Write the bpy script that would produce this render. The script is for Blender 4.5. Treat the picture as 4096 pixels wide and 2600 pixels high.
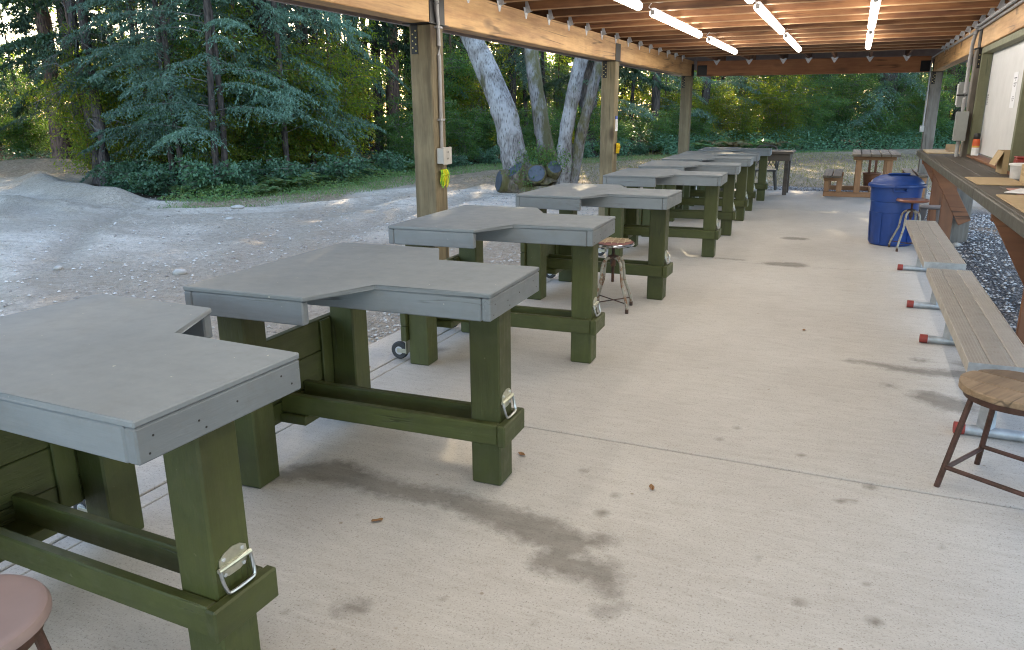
import bpy, bmesh, math, random
import numpy as np
from mathutils import Vector, Matrix

random.seed(7)
RNG = np.random.default_rng(11)
S = bpy.context.scene
COL = S.collection
for o in list(bpy.data.objects):
    bpy.data.objects.remove(o)

# ------------------------------------------------------------------ camera
YAW, PITCH, ROLL, FPX = 0.41498, 0.27325, -0.007944, 3033.45
cam_d = bpy.data.cameras.new('camera')
cam_d.sensor_width = 36.0
cam_d.lens = 36.0 * FPX / 4096.0
cam_d.clip_start = 0.05
cam_d.clip_end = 500.0
cam = bpy.data.objects.new('camera', cam_d)
COL.objects.link(cam)
cy, sy, cp, sp = math.cos(YAW), math.sin(YAW), math.cos(PITCH), math.sin(PITCH)
cr, sr = math.cos(ROLL), math.sin(ROLL)
Mr = np.array([[cr, -sr, 0], [sr, cr, 0], [0, 0, 1]]) @ np.array([[1, 0, 0], [0, cp, -sp], [0, sp, cp]])
W2C = (Mr @ np.array([[cy, sy, 0], [0, 0, -1], [-sy, cy, 0]]))          # world -> (right, down, forward)
R = W2C.T @ np.diag([1, -1, -1])
m4 = Matrix.Identity(4)
for i in range(3):
    for j in range(3):
        m4[i][j] = R[i, j]
m4.translation = Vector((0, 0, 1.6))
cam.matrix_world = m4
S.camera = cam

# ------------------------------------------------------------------ sky, sun, exposure
SUN_EL, SUN_AZ = math.radians(19.0), math.radians(-20.0)                 # azimuth from +Y towards +X
SKY = 0.15
w = bpy.data.worlds.new('World')
S.world = w
w.use_nodes = True
wn = w.node_tree
wn.nodes.clear()
wo = wn.nodes.new('ShaderNodeOutputWorld')
wb = wn.nodes.new('ShaderNodeBackground')
ws = wn.nodes.new('ShaderNodeTexSky')
ws.sky_type = 'NISHITA'
ws.sun_disc = False
ws.sun_elevation = SUN_EL
ws.sun_rotation = SUN_AZ
ws.air_density = 1.0
ws.dust_density = 2.5
ws.ozone_density = 0.6
wb.inputs['Strength'].default_value = SKY
wn.links.new(ws.outputs[0], wb.inputs[0])
wn.links.new(wb.outputs[0], wo.inputs[0])
sun_d = bpy.data.lights.new('sun', 'SUN')
sun_d.energy = 3.2
sun_d.angle = math.radians(0.5)
sun_d.color = (1.0, 0.80, 0.52)
sun = bpy.data.objects.new('sun', sun_d)
COL.objects.link(sun)
sdir = Vector((math.sin(SUN_AZ) * math.cos(SUN_EL), math.cos(SUN_AZ) * math.cos(SUN_EL), math.sin(SUN_EL)))
sun.rotation_euler = sdir.to_track_quat('Z', 'Y').to_euler()
S.view_settings.view_transform = 'Standard'
S.view_settings.look = 'None'
S.view_settings.exposure = 2.75
S.view_settings.gamma = 1.0
S.view_settings.use_curve_mapping = False
S.render.engine = 'CYCLES'
S.cycles.use_denoising = True
S.cycles.denoising_prefilter = 'NONE'
S.cycles.denoising_input_passes = 'RGB_ALBEDO_NORMAL'
S.cycles.filter_width = 1.1
S.cycles.max_bounces = 8
S.cycles.diffuse_bounces = 4
S.cycles.glossy_bounces = 3
S.cycles.transmission_bounces = 4
S.cycles.sample_clamp_indirect = 6.0
TUBE_POWER = 3.85

# ------------------------------------------------------------------ material helpers
def mk(name):
    m = bpy.data.materials.new(name)
    m.use_nodes = True
    nt = m.node_tree
    nt.nodes.clear()
    out = nt.nodes.new('ShaderNodeOutputMaterial')
    b = nt.nodes.new('ShaderNodeBsdfPrincipled')
    nt.links.new(b.outputs[0], out.inputs[0])
    return m, nt, b, out

def N(nt, t, **kw):
    n = nt.nodes.new('ShaderNode' + t)
    for k, v in kw.items():
        if k.startswith('i_'):
            key = k[2:].replace('_', ' ')
            sock = n.inputs[int(key)] if key.isdigit() else n.inputs[key]
            if isinstance(v, bpy.types.NodeSocket):
                nt.links.new(v, sock)
            else:
                sock.default_value = v
        else:
            setattr(n, k, v)
    return n

def c4(c):
    return (c[0], c[1], c[2], 1.0)

def mixc(nt, f, a, b, mode='MIX'):
    n = nt.nodes.new('ShaderNodeMixRGB')
    n.blend_type = mode
    for s, v in zip(n.inputs, (f, a, b)):
        if isinstance(v, bpy.types.NodeSocket):
            nt.links.new(v, s)
        elif isinstance(v, (int, float)):
            s.default_value = v
        else:
            s.default_value = c4(v)
    return n.outputs[0]

def ramp(nt, f, stops):
    n = nt.nodes.new('ShaderNodeValToRGB')
    nt.links.new(f, n.inputs[0])
    e = n.color_ramp.elements
    while len(e) < len(stops):
        e.new(0.5)
    for el, (p, c) in zip(e, stops):
        el.position = p
        el.color = c4(c) if isinstance(c, tuple) else (c, c, c, 1)
    return n.outputs[0]

def coords(nt, stretch=(1, 1, 1), rand=True, kind='Object'):
    tc = N(nt, 'TexCoord')
    v = tc.outputs[kind]
    if rand:
        oi = N(nt, 'ObjectInfo')
        mul = N(nt, 'Math', operation='MULTIPLY', i_0=oi.outputs['Random'], i_1=53.0)
        v = N(nt, 'VectorMath', operation='ADD', i_0=v, i_1=mul.outputs[0]).outputs[0]
    mp = N(nt, 'Mapping', i_Vector=v, i_Scale=stretch)
    return mp.outputs[0]

def noise(nt, vec, scale, detail=4, rough=0.55):
    return N(nt, 'TexNoise', i_Vector=vec, i_Scale=scale, i_Detail=detail, i_Roughness=rough).outputs[0]

def bump(nt, b, h, strength, dist=0.01):
    n = N(nt, 'Bump', i_Height=h, i_Strength=strength, i_Distance=dist)
    nt.links.new(n.outputs[0], b.inputs['Normal'])
    return n

AX = {'x': (0.09, 1, 1), 'y': (1, 0.09, 1), 'z': (1, 1, 0.09)}

def wood(name, ca, cb, axis, rough=0.65, fine=24, knots=0.6, knot_c=(0.10, 0.05, 0.025), streak=0.4, streak_c=(0.1, 0.07, 0.04), bmp=0.25, vary=.15):
    m, nt, b, out = mk(name)
    v = coords(nt, AX[axis])
    g = noise(nt, v, fine, 6, 0.65)
    big = noise(nt, v, 7, 4, 0.6)
    patch = noise(nt, coords(nt, (1, 1, 1)), 2.2, 4, 0.6)
    f = N(nt, 'Math', operation='ADD', i_0=g, i_1=big).outputs[0]
    f = N(nt, 'Math', operation='ADD', i_0=f, i_1=patch).outputs[0]
    f = N(nt, 'Math', operation='MULTIPLY', i_0=f, i_1=0.3333).outputs[0]
    c = ramp(nt, f, [(0.41, ca), (0.58, cb)])
    # weather streaks
    vs = coords(nt, AX[axis])
    st = ramp(nt, noise(nt, vs, 9, 5, 0.75), [(0.50, 0.0), (0.66, 1.0)])
    stf = N(nt, 'Math', operation='MULTIPLY', i_0=st, i_1=streak).outputs[0]
    c = mixc(nt, stf, c, streak_c)
    if knots:
        a2 = {'x': (0.45, 1, 1), 'y': (1, 0.45, 1), 'z': (1, 1, 0.45)}[axis]
        vk = coords(nt, a2)
        vo = N(nt, 'TexVoronoi', i_Vector=vk, i_Scale=3.4)
        k = ramp(nt, vo.outputs['Distance'], [(0.08, 1.0), (0.21, 0.0)])
        kf = N(nt, 'Math', operation='MULTIPLY', i_0=k, i_1=knots).outputs[0]
        c = mixc(nt, kf, c, knot_c)
    # drying cracks along the grain
    tight = {'x': (0.035, 1, 1), 'y': (1, 0.035, 1), 'z': (1, 1, 0.035)}[axis]
    ck = ramp(nt, noise(nt, coords(nt, tight), 7, 2, 0.5), [(0.482, 0.0), (0.494, 1.0), (0.506, 1.0), (0.518, 0.0)])
    gate = ramp(nt, noise(nt, coords(nt, (1, 1, 1)), 1.6, 2), [(0.5, 0.0), (0.62, 0.8)])
    c = mixc(nt, N(nt, 'Math', operation='MULTIPLY', i_0=ck, i_1=gate).outputs[0], c, tuple(x * .25 for x in ca))
    oi = N(nt, 'ObjectInfo')
    hv = N(nt, 'HueSaturation', i_Color=c)
    vr = N(nt, 'MapRange', i_Value=oi.outputs['Random'], i_3=1 - vary, i_4=1 + vary)
    nt.links.new(vr.outputs[0], hv.inputs['Value'])
    c = hv.outputs[0]
    nt.links.new(c, b.inputs['Base Color'])
    b.inputs['Roughness'].default_value = rough
    bump(nt, b, g, bmp, 0.006)
    return m

def paint(name, col, axis='x', rough=0.5, wear=(0.25, 0.2, 0.15), wear_amt=0.5, grain=0.18, var=0.25, dirt=(0.12, 0.10, 0.075), dirt_amt=0.3, streaky=0.2, crack=0.6):
    m, nt, b, out = mk(name)
    v = coords(nt, AX[axis])
    vi = coords(nt, (1, 1, 1))
    g = noise(nt, v, 30, 5, 0.65)
    big = noise(nt, vi, 3.0, 5, 0.65)
    mid = noise(nt, vi, 14, 5, 0.7)
    dk = tuple(x * (1 - var) for x in col)
    lt = tuple(x * (1 + var * 0.7) for x in col)
    c = ramp(nt, big, [(0.35, dk), (0.65, lt)])
    c = mixc(nt, N(nt, 'Math', operation='MULTIPLY', i_0=ramp(nt, g, [(0.38, 1.0), (0.55, 0.0)]), i_1=streaky).outputs[0], c, tuple(x * 0.55 for x in col))
    c = mixc(nt, N(nt, 'Math', operation='MULTIPLY', i_0=ramp(nt, mid, [(0.52, 0.0), (0.72, 1.0)]), i_1=dirt_amt).outputs[0], c, dirt)
    tight = {'x': (0.05, 1, 1), 'y': (1, 0.05, 1), 'z': (1, 1, 0.05)}[axis]
    ck = ramp(nt, noise(nt, coords(nt, tight), 12, 3, 0.6), [(0.486, 0.0), (0.496, 1.0), (0.504, 1.0), (0.514, 0.0)])
    gate = ramp(nt, noise(nt, vi, 2.3, 3), [(0.56, 0.0), (0.66, 1.0)])
    cf = N(nt, 'Math', operation='MULTIPLY', i_0=ck, i_1=gate).outputs[0]
    c = mixc(nt, N(nt, 'Math', operation='MULTIPLY', i_0=cf, i_1=crack).outputs[0], c, tuple(x * .3 for x in col))
    chip = ramp(nt, noise(nt, vi, 36, 3, 0.6), [(0.725, 0.0), (0.745, 1.0)])
    c = mixc(nt, N(nt, 'Math', operation='MULTIPLY', i_0=chip, i_1=wear_amt).outputs[0], c, wear)
    oi = N(nt, 'ObjectInfo')
    hv = N(nt, 'HueSaturation', i_Color=c)
    vr = N(nt, 'MapRange', i_Value=oi.outputs['Random'], i_3=.88, i_4=1.12)
    nt.links.new(vr.outputs[0], hv.inputs['Value'])
    nt.links.new(hv.outputs[0], b.inputs['Base Color'])
    rr = ramp(nt, mid, [(0.3, rough - 0.08), (0.7, rough + 0.15)])
    nt.links.new(rr, b.inputs['Roughness'])
    hgt = N(nt, 'Math', operation='MULTIPLY_ADD', i_0=cf, i_1=-1.5 * crack, i_2=g).outputs[0]
    bump(nt, b, hgt, grain, 0.006)
    return m

def plain(name, col, rough=0.5, metal=0.0, var=0.15, scale=12, bmp=0.05, spec=None):
    m, nt, b, out = mk(name)
    v = coords(nt)
    n = noise(nt, v, scale, 5, 0.6)
    c = ramp(nt, n, [(0.3, tuple(x * (1 - var) for x in col)), (0.7, tuple(min(1, x * (1 + var)) for x in col))])
    nt.links.new(c, b.inputs['Base Color'])
    b.inputs['Roughness'].default_value = rough
    b.inputs['Metallic'].default_value = metal
    if bmp:
        bump(nt, b, n, bmp, 0.004)
    return m

def rusty(name, col, rust=(0.17, 0.07, 0.03), amt=(0.48, 0.6), rough=0.6, metal=0.3, scale=16):
    m, nt, b, out = mk(name)
    v = coords(nt)
    n = noise(nt, v, scale, 6, 0.7)
    f = ramp(nt, n, [(amt[0], 0.0), (amt[1], 1.0)])
    c = mixc(nt, f, col, rust)
    nt.links.new(c, b.inputs['Base Color'])
    b.inputs['Roughness'].default_value = rough
    b.inputs['Metallic'].default_value = metal
    bump(nt, b, n, 0.2, 0.003)
    return m

def leaf_mat(name, cols, transl=0.35, rough=0.55, tint=(1.0, 1.0, 0.45)):
    m, nt, b, out = mk(name)
    ge = N(nt, 'NewGeometry')
    c = ramp(nt, ge.outputs['Random Per Island'], [(i / max(1, len(cols) - 1), k) for i, k in enumerate(cols)])
    oi = N(nt, 'ObjectInfo')
    hs = N(nt, 'HueSaturation', i_Color=c)
    vv = N(nt, 'MapRange', i_Value=oi.outputs['Random'], i_3=0.75, i_4=1.25)
    nt.links.new(vv.outputs[0], hs.inputs['Value'])
    nt.links.new(hs.outputs[0], b.inputs['Base Color'])
    b.inputs['Roughness'].default_value = rough
    b.inputs['Specular IOR Level'].default_value = 0.35
    if transl:
        tr = N(nt, 'BsdfTranslucent')
        tc = mixc(nt, 1.0, hs.outputs[0], tint, 'MULTIPLY')
        t2 = N(nt, 'HueSaturation', i_Color=tc)
        t2.inputs['Value'].default_value = 2.4
        nt.links.new(t2.outputs[0], tr.inputs['Color'])
        mx = N(nt, 'MixShader', i_0=transl)
        nt.links.new(b.outputs[0], mx.inputs[1])
        nt.links.new(tr.outputs[0], mx.inputs[2])
        nt.links.new(mx.outputs[0], out.inputs[0])
    return m

M = {}
GREEN = (0.050, 0.060, 0.0135)
GREY = (0.182, 0.21, 0.236)
for a in 'xyz':
    M['green_' + a] = paint('green_paint_' + a, GREEN, a, 0.5, (0.16, 0.15, 0.09), 0.5, 0.45, 0.22, (0.085, 0.085, 0.045), 0.35, 0.3)
    M['grey_' + a] = paint('grey_paint_' + a, GREY, a, 0.62, (0.42, 0.42, 0.40), 0.6, 0.35, 0.08, (0.17, 0.165, 0.155), 0.25, 0.12)
M['grey_top'] = paint('grey_tabletop_paint', tuple(x * 1.02 for x in GREY), 'x', 0.68, (0.55, 0.54, 0.50), 0.8, 0.15, 0.07, (0.165, 0.168, 0.165), 0.25, 0.06, 0.0)
M['fir_y'] = wood('fir_beam_y', (0.43, 0.235, 0.095), (0.62, 0.385, 0.175), 'y', 0.6, knots=0.85, streak=0.5, streak_c=(0.24, 0.11, 0.045), vary=.12)
M['fir_x'] = wood('fir_beam_x', (0.26, 0.10, 0.04), (0.38, 0.165, 0.065), 'x', 0.6, streak=0.4, streak_c=(0.16, 0.06, 0.025))
M['joist'] = wood('joist_wood', (0.125, 0.052, 0.022), (0.26, 0.122, 0.052), 'x', 0.75, streak=0.75, streak_c=(0.10, 0.04, 0.022), vary=.55)
M['deck'] = wood('roof_deck_wood', (0.09, 0.055, 0.035), (0.14, 0.085, 0.05), 'y', 0.8, knots=0.2)
M['post'] = wood('treated_post', (0.125, 0.102, 0.06), (0.235, 0.195, 0.12), 'z', 0.8, 30, 0.85, (0.045, 0.028, 0.016), 0.6, (0.065, 0.05, 0.032), 0.5)
M['post_grey'] = wood('weathered_post', (0.10, 0.088, 0.076), (0.20, 0.178, 0.155), 'z', 0.85, 26, 0.5, (0.08, 0.06, 0.05), 0.6, (0.09, 0.08, 0.07), 0.4)
M['post_dark'] = wood('dark_post', (0.05, 0.038, 0.022), (0.09, 0.068, 0.037), 'z', 0.8, 26, 0.5, (0.05, 0.03, 0.02), 0.4, (0.06, 0.045, 0.03), 0.4)
for a in 'xyz':
    M['brown_' + a] = wood('stained_brown_' + a, (0.125, 0.047, 0.021), (0.20, 0.080, 0.034), a, 0.6, knot_c=(0.05, 0.025, 0.015), streak=0.3)
    M['cedar_' + a] = wood('cedar_' + a, (0.21, 0.098, 0.043), (0.33, 0.165, 0.075), a, 0.6, knots=0.3, streak=0.3)
M['table_grey'] = wood('weathered_plank', (0.10, 0.07, 0.046), (0.175, 0.13, 0.09), 'y', 0.7, knots=0.3, streak=0.5)
M['dark_table'] = wood('dark_table_wood', (0.05, 0.04, 0.034), (0.10, 0.08, 0.065), 'x', 0.75, knots=0.2)
M['counter'] = wood('counter_boards', (0.044, 0.039, 0.034), (0.078, 0.069, 0.06), 'y', 0.6, knots=0.15, streak=0.5, streak_c=(0.055, 0.05, 0.045))
M['counter_edge'] = paint('counter_edge_paint', (0.055, 0.055, 0.048), 'y', 0.55)
M['black_steel'] = plain('black_steel', (0.018, 0.018, 0.02), 0.45, 0.4)
M['galv'] = plain('galvanised_steel', (0.60, 0.62, 0.66), 0.4, 0.45, 0.2, 30)
M['zinc'] = plain('zinc_plate', (0.50, 0.51, 0.43), 0.32, 0.9, 0.15, 40)
M['bail'] = plain('bail_steel', (0.42, 0.43, 0.45), 0.28, 0.95, 0.15, 40)
M['chrome'] = plain('chrome', (0.85, 0.85, 0.87), 0.12, 1.0, 0.1, 20)
M['screw'] = plain('brass_screw', (0.55, 0.45, 0.2), 0.35, 0.9)
M['conduit'] = plain('grey_conduit', (0.33, 0.33, 0.34), 0.5, 0.0, 0.1)
M['outlet'] = plain('grey_outlet_plastic', (0.42, 0.41, 0.39), 0.5, 0.0, 0.08)
M['black'] = plain('black_plastic', (0.015, 0.015, 0.016), 0.5)
M['fascia'] = plain('brown_fascia_metal', (0.33, 0.275, 0.26), 0.5, 0.0, 0.12)
M['elec'] = plain('grey_enclosure', (0.27, 0.285, 0.28), 0.45, 0.0, 0.06)
M['rubber'] = plain('black_rubber', (0.03, 0.032, 0.036), 0.6)
M['white_panel'] = plain('white_panel_paint', (0.60, 0.60, 0.61), 0.6, 0.0, 0.06, 5)
M['trim_green'] = paint('olive_trim_paint', (0.16, 0.165, 0.095), 'z', 0.6, var=0.1)
M['paper'] = plain('paper', (0.75, 0.76, 0.80), 0.8, 0, 0.03)
M['ink'] = plain('dark_ink', (0.09, 0.09, 0.12), 0.8)
M['ink_blue'] = plain('blue_print', (0.10, 0.14, 0.45), 0.8)
M['card'] = plain('cardboard', (0.42, 0.31, 0.18), 0.85, 0, 0.08, 20)
M['card_dark'] = plain('dark_cardboard', (0.30, 0.20, 0.11), 0.85, 0, 0.08, 20)  # darker brown cardboard for the tray and the carton print
M['alu'] = paint('anodised_plank', (0.36, 0.325, 0.285), 'y', 0.42, (0.22, 0.19, 0.16), 0.3, 0.06, 0.07, (0.25, 0.215, 0.18), 0.35, 0.05, 0.0)
M['galv_dull'] = plain('dull_galvanised_pipe', (0.42, 0.44, 0.46), 0.5, 0.6, 0.25, 14)
M['red'] = rusty('red_plastic_cap', (0.26, 0.035, 0.026), (0.15, 0.04, 0.032), (0.5, 0.7), 0.6, 0.0)
M['blue'] = plain('blue_plastic', (0.012, 0.048, 0.22), 0.42, 0, 0.12, 6, 0.03)
M['rust_pipe'] = rusty('rusty_brown_pipe', (0.095, 0.045, 0.035), (0.06, 0.032, 0.02), (0.4, 0.6), 0.5, 0.4)
M['rust_light'] = rusty('chipped_grey_tube', (0.30, 0.285, 0.24), (0.17, 0.075, 0.03), (0.50, 0.60), 0.6, 0.2, 22)
M['rust_dark'] = rusty('dark_rusty_iron', (0.05, 0.035, 0.03), (0.12, 0.05, 0.025), (0.45, 0.65), 0.6, 0.4)
M['brown_seat'] = plain('brown_enamel_seat', (0.21, 0.085, 0.055), 0.3, 0.1, 0.1)
M['pink_seat'] = plain('faded_pink_seat', (0.235, 0.175, 0.17), 0.42, 0, 0.08, 5)
M['wood_seat'] = wood('worn_seat_wood', (0.15, 0.095, 0.055), (0.28, 0.195, 0.12), 'x', 0.6, 30, 0.25, streak=0.5)
M['cloth_seat'] = plain('dusky_red_cushion', (0.20, 0.09, 0.085), 0.8)
M['twine'] = plain('tan_webbing', (0.45, 0.36, 0.24), 0.9)
M['tub'] = plain('cloudy_tub_plastic', (0.50, 0.50, 0.52), 0.35, 0, 0.12, 18)
M['tub_lid'] = plain('white_lid_plastic', (0.78, 0.78, 0.80), 0.4, 0, 0.02)
M['bottle_cap'] = plain('black_cap', (0.015, 0.014, 0.014), 0.4)
M['orange'] = plain('orange_label', (0.62, 0.11, 0.03), 0.5)
M['yellow_label'] = plain('yellow_label', (0.65, 0.40, 0.08), 0.5)
M['pink_strip'] = plain('pink_strip', (0.45, 0.24, 0.21), 0.7)
M['tassel_y'] = plain('yellow_cord', (0.70, 0.66, 0.02), 0.7, 0, 0.2, 60)
M['tassel_g'] = plain('green_cord', (0.20, 0.55, 0.04), 0.7, 0, 0.2, 60)
M['tassel_o'] = plain('amber_foam', (0.75, 0.45, 0.02), 0.7, 0, 0.2, 60)
M['plastic_chair'] = plain('dark_resin', (0.075, 0.07, 0.062), 0.5)
M['step_grey'] = plain('grey_resin', (0.20, 0.175, 0.165), 0.6)
M['bark'] = None
M['sealed_cut'] = plain('blue_grey_cut_sealer', (0.055, 0.065, 0.085), 0.55, 0, 0.35, 9)
M['rock'] = plain('pale_rock', (0.36, 0.34, 0.31), 0.85, 0, 0.2, 9, 0.3)
M['deadwood'] = plain('dead_branch_wood', (0.27, 0.235, 0.20), 0.85, 0, 0.3, 20)
M['soil_hidden'] = plain('dark_soil', (0.06, 0.045, 0.035), 0.95)

def tube_mat():
    m, nt, b, out = mk('lit_diffuser')
    e = N(nt, 'Emission', i_Color=(1.0, 0.94, 0.84, 1), i_Strength=TUBE_POWER)
    nt.links.new(e.outputs[0], out.inputs[0])
    return m
M['tube'] = tube_mat()

def bark_mat(name, a, b_, moss=None, pale=None, ridge=7.0, bmp=0.9):
    m, nt, b, out = mk(name)
    v = coords(nt, (1, 1, 0.22))
    n1 = noise(nt, v, ridge * 2.2, 6, 0.65)
    vo = N(nt, 'TexVoronoi', i_Vector=v, i_Scale=ridge * 3)
    h = N(nt, 'Math', operation='MULTIPLY', i_0=vo.outputs['Distance'], i_1=n1).outputs[0]
    c = ramp(nt, h, [(0.05, a), (0.4, b_)])
    vi = coords(nt, (1, 1, 0.6))
    if pale:
        f = ramp(nt, noise(nt, vi, 3.5, 6, 0.7), [(0.42, 0.0), (0.56, 0.85)])
        c = mixc(nt, f, c, pale)
        f2 = ramp(nt, h, [(0.06, 0.9), (0.17, 0.0)])
        c = mixc(nt, f2, c, a)
    if moss:
        f = ramp(nt, noise(nt, vi, 2.3, 5, 0.65), [(moss[1], 0.0), (moss[1] + 0.12, 0.85)])
        c = mixc(nt, f, c, moss[0])
    nt.links.new(c, b.inputs['Base Color'])
    b.inputs['Roughness'].default_value = 0.9
    bump(nt, b, h, bmp, 0.03)
    return m
M['bark_fir'] = bark_mat('fir_bark', (0.018, 0.014, 0.013), (0.085, 0.066, 0.058))
M['bark_red'] = bark_mat('reddish_fir_bark', (0.03, 0.018, 0.014), (0.14, 0.085, 0.062))
M['bark_pale'] = bark_mat('pale_maple_bark', (0.07, 0.06, 0.055), (0.23, 0.21, 0.20), ((0.07, 0.065, 0.02), 0.56), (0.34, 0.335, 0.335), 11)
M['bark_moss'] = bark_mat('mossy_maple_bark', (0.06, 0.05, 0.045), (0.20, 0.18, 0.16), ((0.085, 0.075, 0.018), 0.44), (0.26, 0.25, 0.25), 11)
M['bark_stump'] = bark_mat('stump_bark', (0.05, 0.04, 0.03), (0.19, 0.16, 0.13), ((0.085, 0.075, 0.018), 0.42))

# ------------------------------------------------------------------ geometry helpers
def bx(bm, x0, x1, y0, y1, z0, z1, bev=0.004, mat=None, rot=None, pivot=None):
    vs = [bm.verts.new((x, y, z)) for z in (z0, z1) for y in (y0, y1) for x in (x0, x1)]
    f = [(0, 2, 3, 1), (4, 5, 7, 6), (0, 1, 5, 4), (2, 6, 7, 3), (0, 4, 6, 2), (1, 3, 7, 5)]
    fs = [bm.faces.new([vs[i] for i in q]) for q in f]
    if rot is not None:
        bmesh.ops.rotate(bm, verts=vs, cent=pivot or ((x0 + x1) / 2, (y0 + y1) / 2, (z0 + z1) / 2), matrix=rot)
    if bev:
        ed = list({e for fc in fs for e in fc.edges})
        r = bmesh.ops.bevel(bm, geom=ed, offset=bev, segments=1, affect='EDGES', profile=0.5)
        fs = list({fc for v in r['verts'] for fc in v.link_faces} | set(f for f in fs if f.is_valid))
    if mat is not None:
        for fc in fs:
            fc.material_index = mat
    return fs

def prism(bm, pts, z0, z1, bev=0.0):
    n = len(pts)
    lo = [bm.verts.new((p[0], p[1], z0)) for p in pts]
    hi = [bm.verts.new((p[0], p[1], z1)) for p in pts]
    fs = [bm.faces.new(lo[::-1]), bm.faces.new(hi)]
    for i in range(n):
        j = (i + 1) % n
        fs.append(bm.faces.new((lo[i], lo[j], hi[j], hi[i])))
    if bev:
        ed = list({e for fc in fs for e in fc.edges})
        bmesh.ops.bevel(bm, geom=ed, offset=bev, segments=1, affect='EDGES', profile=0.5)
    return lo + hi

def ring(c, d, r, n, up=Vector((0, 0, 1))):
    d = d.normalized()
    a = d.cross(up)
    if a.length < 1e-3:
        a = d.cross(Vector((1, 0, 0)))
    a.normalize()
    b = d.cross(a)
    return [c + (a * math.cos(2 * math.pi * k / n) + b * math.sin(2 * math.pi * k / n)) * r for k in range(n)]

def tube(bm, pts, r, n=8, cap=True, closed=False):
    pts = [Vector(p) for p in pts]
    rs = r if isinstance(r, (list, tuple)) else [r] * len(pts)
    rings = []
    L = len(pts)
    for i, p in enumerate(pts):
        if closed:
            d = pts[(i + 1) % L] - pts[(i - 1) % L]
        else:
            d = pts[min(i + 1, L - 1)] - pts[max(i - 1, 0)]
        rings.append([bm.verts.new(q) for q in ring(p, d, rs[i], n)])
    fs = []
    for i in range(L if closed else L - 1):
        A, B = rings[i], rings[(i + 1) % L]
        for k in range(n):
            fs.append(bm.faces.new((A[k], A[(k + 1) % n], B[(k + 1) % n], B[k])))
    if cap and not closed:
        bm.faces.new(rings[0][::-1])
        bm.faces.new(rings[-1])
    for f in fs:
        f.smooth = True
    return rings

def lathe(bm, prof, c=(0, 0), n=32, cap0=True, cap1=True):
    rings = []
    for r, z in prof:
        rings.append([bm.verts.new((c[0] + r * math.cos(2 * math.pi * k / n), c[1] + r * math.sin(2 * math.pi * k / n), z)) for k in range(n)])
    for A, B in zip(rings, rings[1:]):
        for k in range(n):
            f = bm.faces.new((A[k], A[(k + 1) % n], B[(k + 1) % n], B[k]))
            f.smooth = True
    if cap0:
        bm.faces.new(rings[0][::-1])
    if cap1:
        bm.faces.new(rings[-1])

def smooth_path(pts, per=5):
    pts = [Vector(p) for p in pts]
    out = []
    for i in range(len(pts) - 1):
        p0, p1, p2, p3 = pts[max(i - 1, 0)], pts[i], pts[i + 1], pts[min(i + 2, len(pts) - 1)]
        for k in range(per):
            t = k / per
            out.append(0.5 * ((2 * p1) + (p2 - p0) * t + (2 * p0 - 5 * p1 + 4 * p2 - p3) * t * t + (3 * p1 - p0 - 3 * p2 + p3) * t ** 3))
    out.append(pts[-1])
    return out

def link(name, me, parent=None):
    o = bpy.data.objects.new(name, me)
    COL.objects.link(o)
    if parent is not None:
        o.parent = parent
    return o

def obj(name, bm, mats, parent=None, sharp=35):
    bmesh.ops.recalc_face_normals(bm, faces=bm.faces[:])
    me = bpy.data.meshes.new(name)
    bm.to_mesh(me)
    bm.free()
    for m in (mats if isinstance(mats, (list, tuple)) else [mats]):
        me.materials.append(m)
    if sharp and any(p.use_smooth for p in me.polygons):
        me.set_sharp_from_angle(angle=math.radians(sharp))
    return link(name, me, parent)

def NB():
    return bmesh.new()

def box_obj(name, dims, mat, parent=None, bev=0.004):
    bm = NB()
    bx(bm, *dims, bev=bev)
    return obj(name, bm, mat, parent)

def tag(o, label=None, cat=None, group=None, kind=None):
    if label: o['label'] = label
    if cat: o['category'] = cat
    if group: o['group'] = group
    if kind: o['kind'] = kind
    return o

def thing(name, label, cat, loc=(0, 0, 0), rz=0.0, group=None):
    o = bpy.data.objects.new(name, None)
    o.empty_display_size = 0.1
    COL.objects.link(o)
    o.location = loc
    o.rotation_euler = (0, 0, rz)
    return tag(o, label, cat, group)

def copy_tree(o, parent=None):
    c = o.copy()
    COL.objects.link(c)
    c.parent = parent
    for ch in list(o.children):
        copy_tree(ch, c)
    return c

def fquads(name, P, mats, parent=None, midx=None):
    P = np.asarray(P, dtype=np.float32)
    n = len(P)
    me = bpy.data.meshes.new(name)
    me.vertices.add(n * 4)
    me.vertices.foreach_set('co', P.reshape(-1))
    me.loops.add(n * 4)
    me.loops.foreach_set('vertex_index', np.arange(n * 4, dtype=np.int32))
    me.polygons.add(n)
    me.polygons.foreach_set('loop_start', np.arange(n, dtype=np.int32) * 4)
    me.polygons.foreach_set('loop_total', np.full(n, 4, dtype=np.int32))
    for m in (mats if isinstance(mats, (list, tuple)) else [mats]):
        me.materials.append(m)
    if midx is not None:
        me.polygons.foreach_set('material_index', np.asarray(midx, dtype=np.int32))
    me.update(calc_edges=True)
    return me

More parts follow.
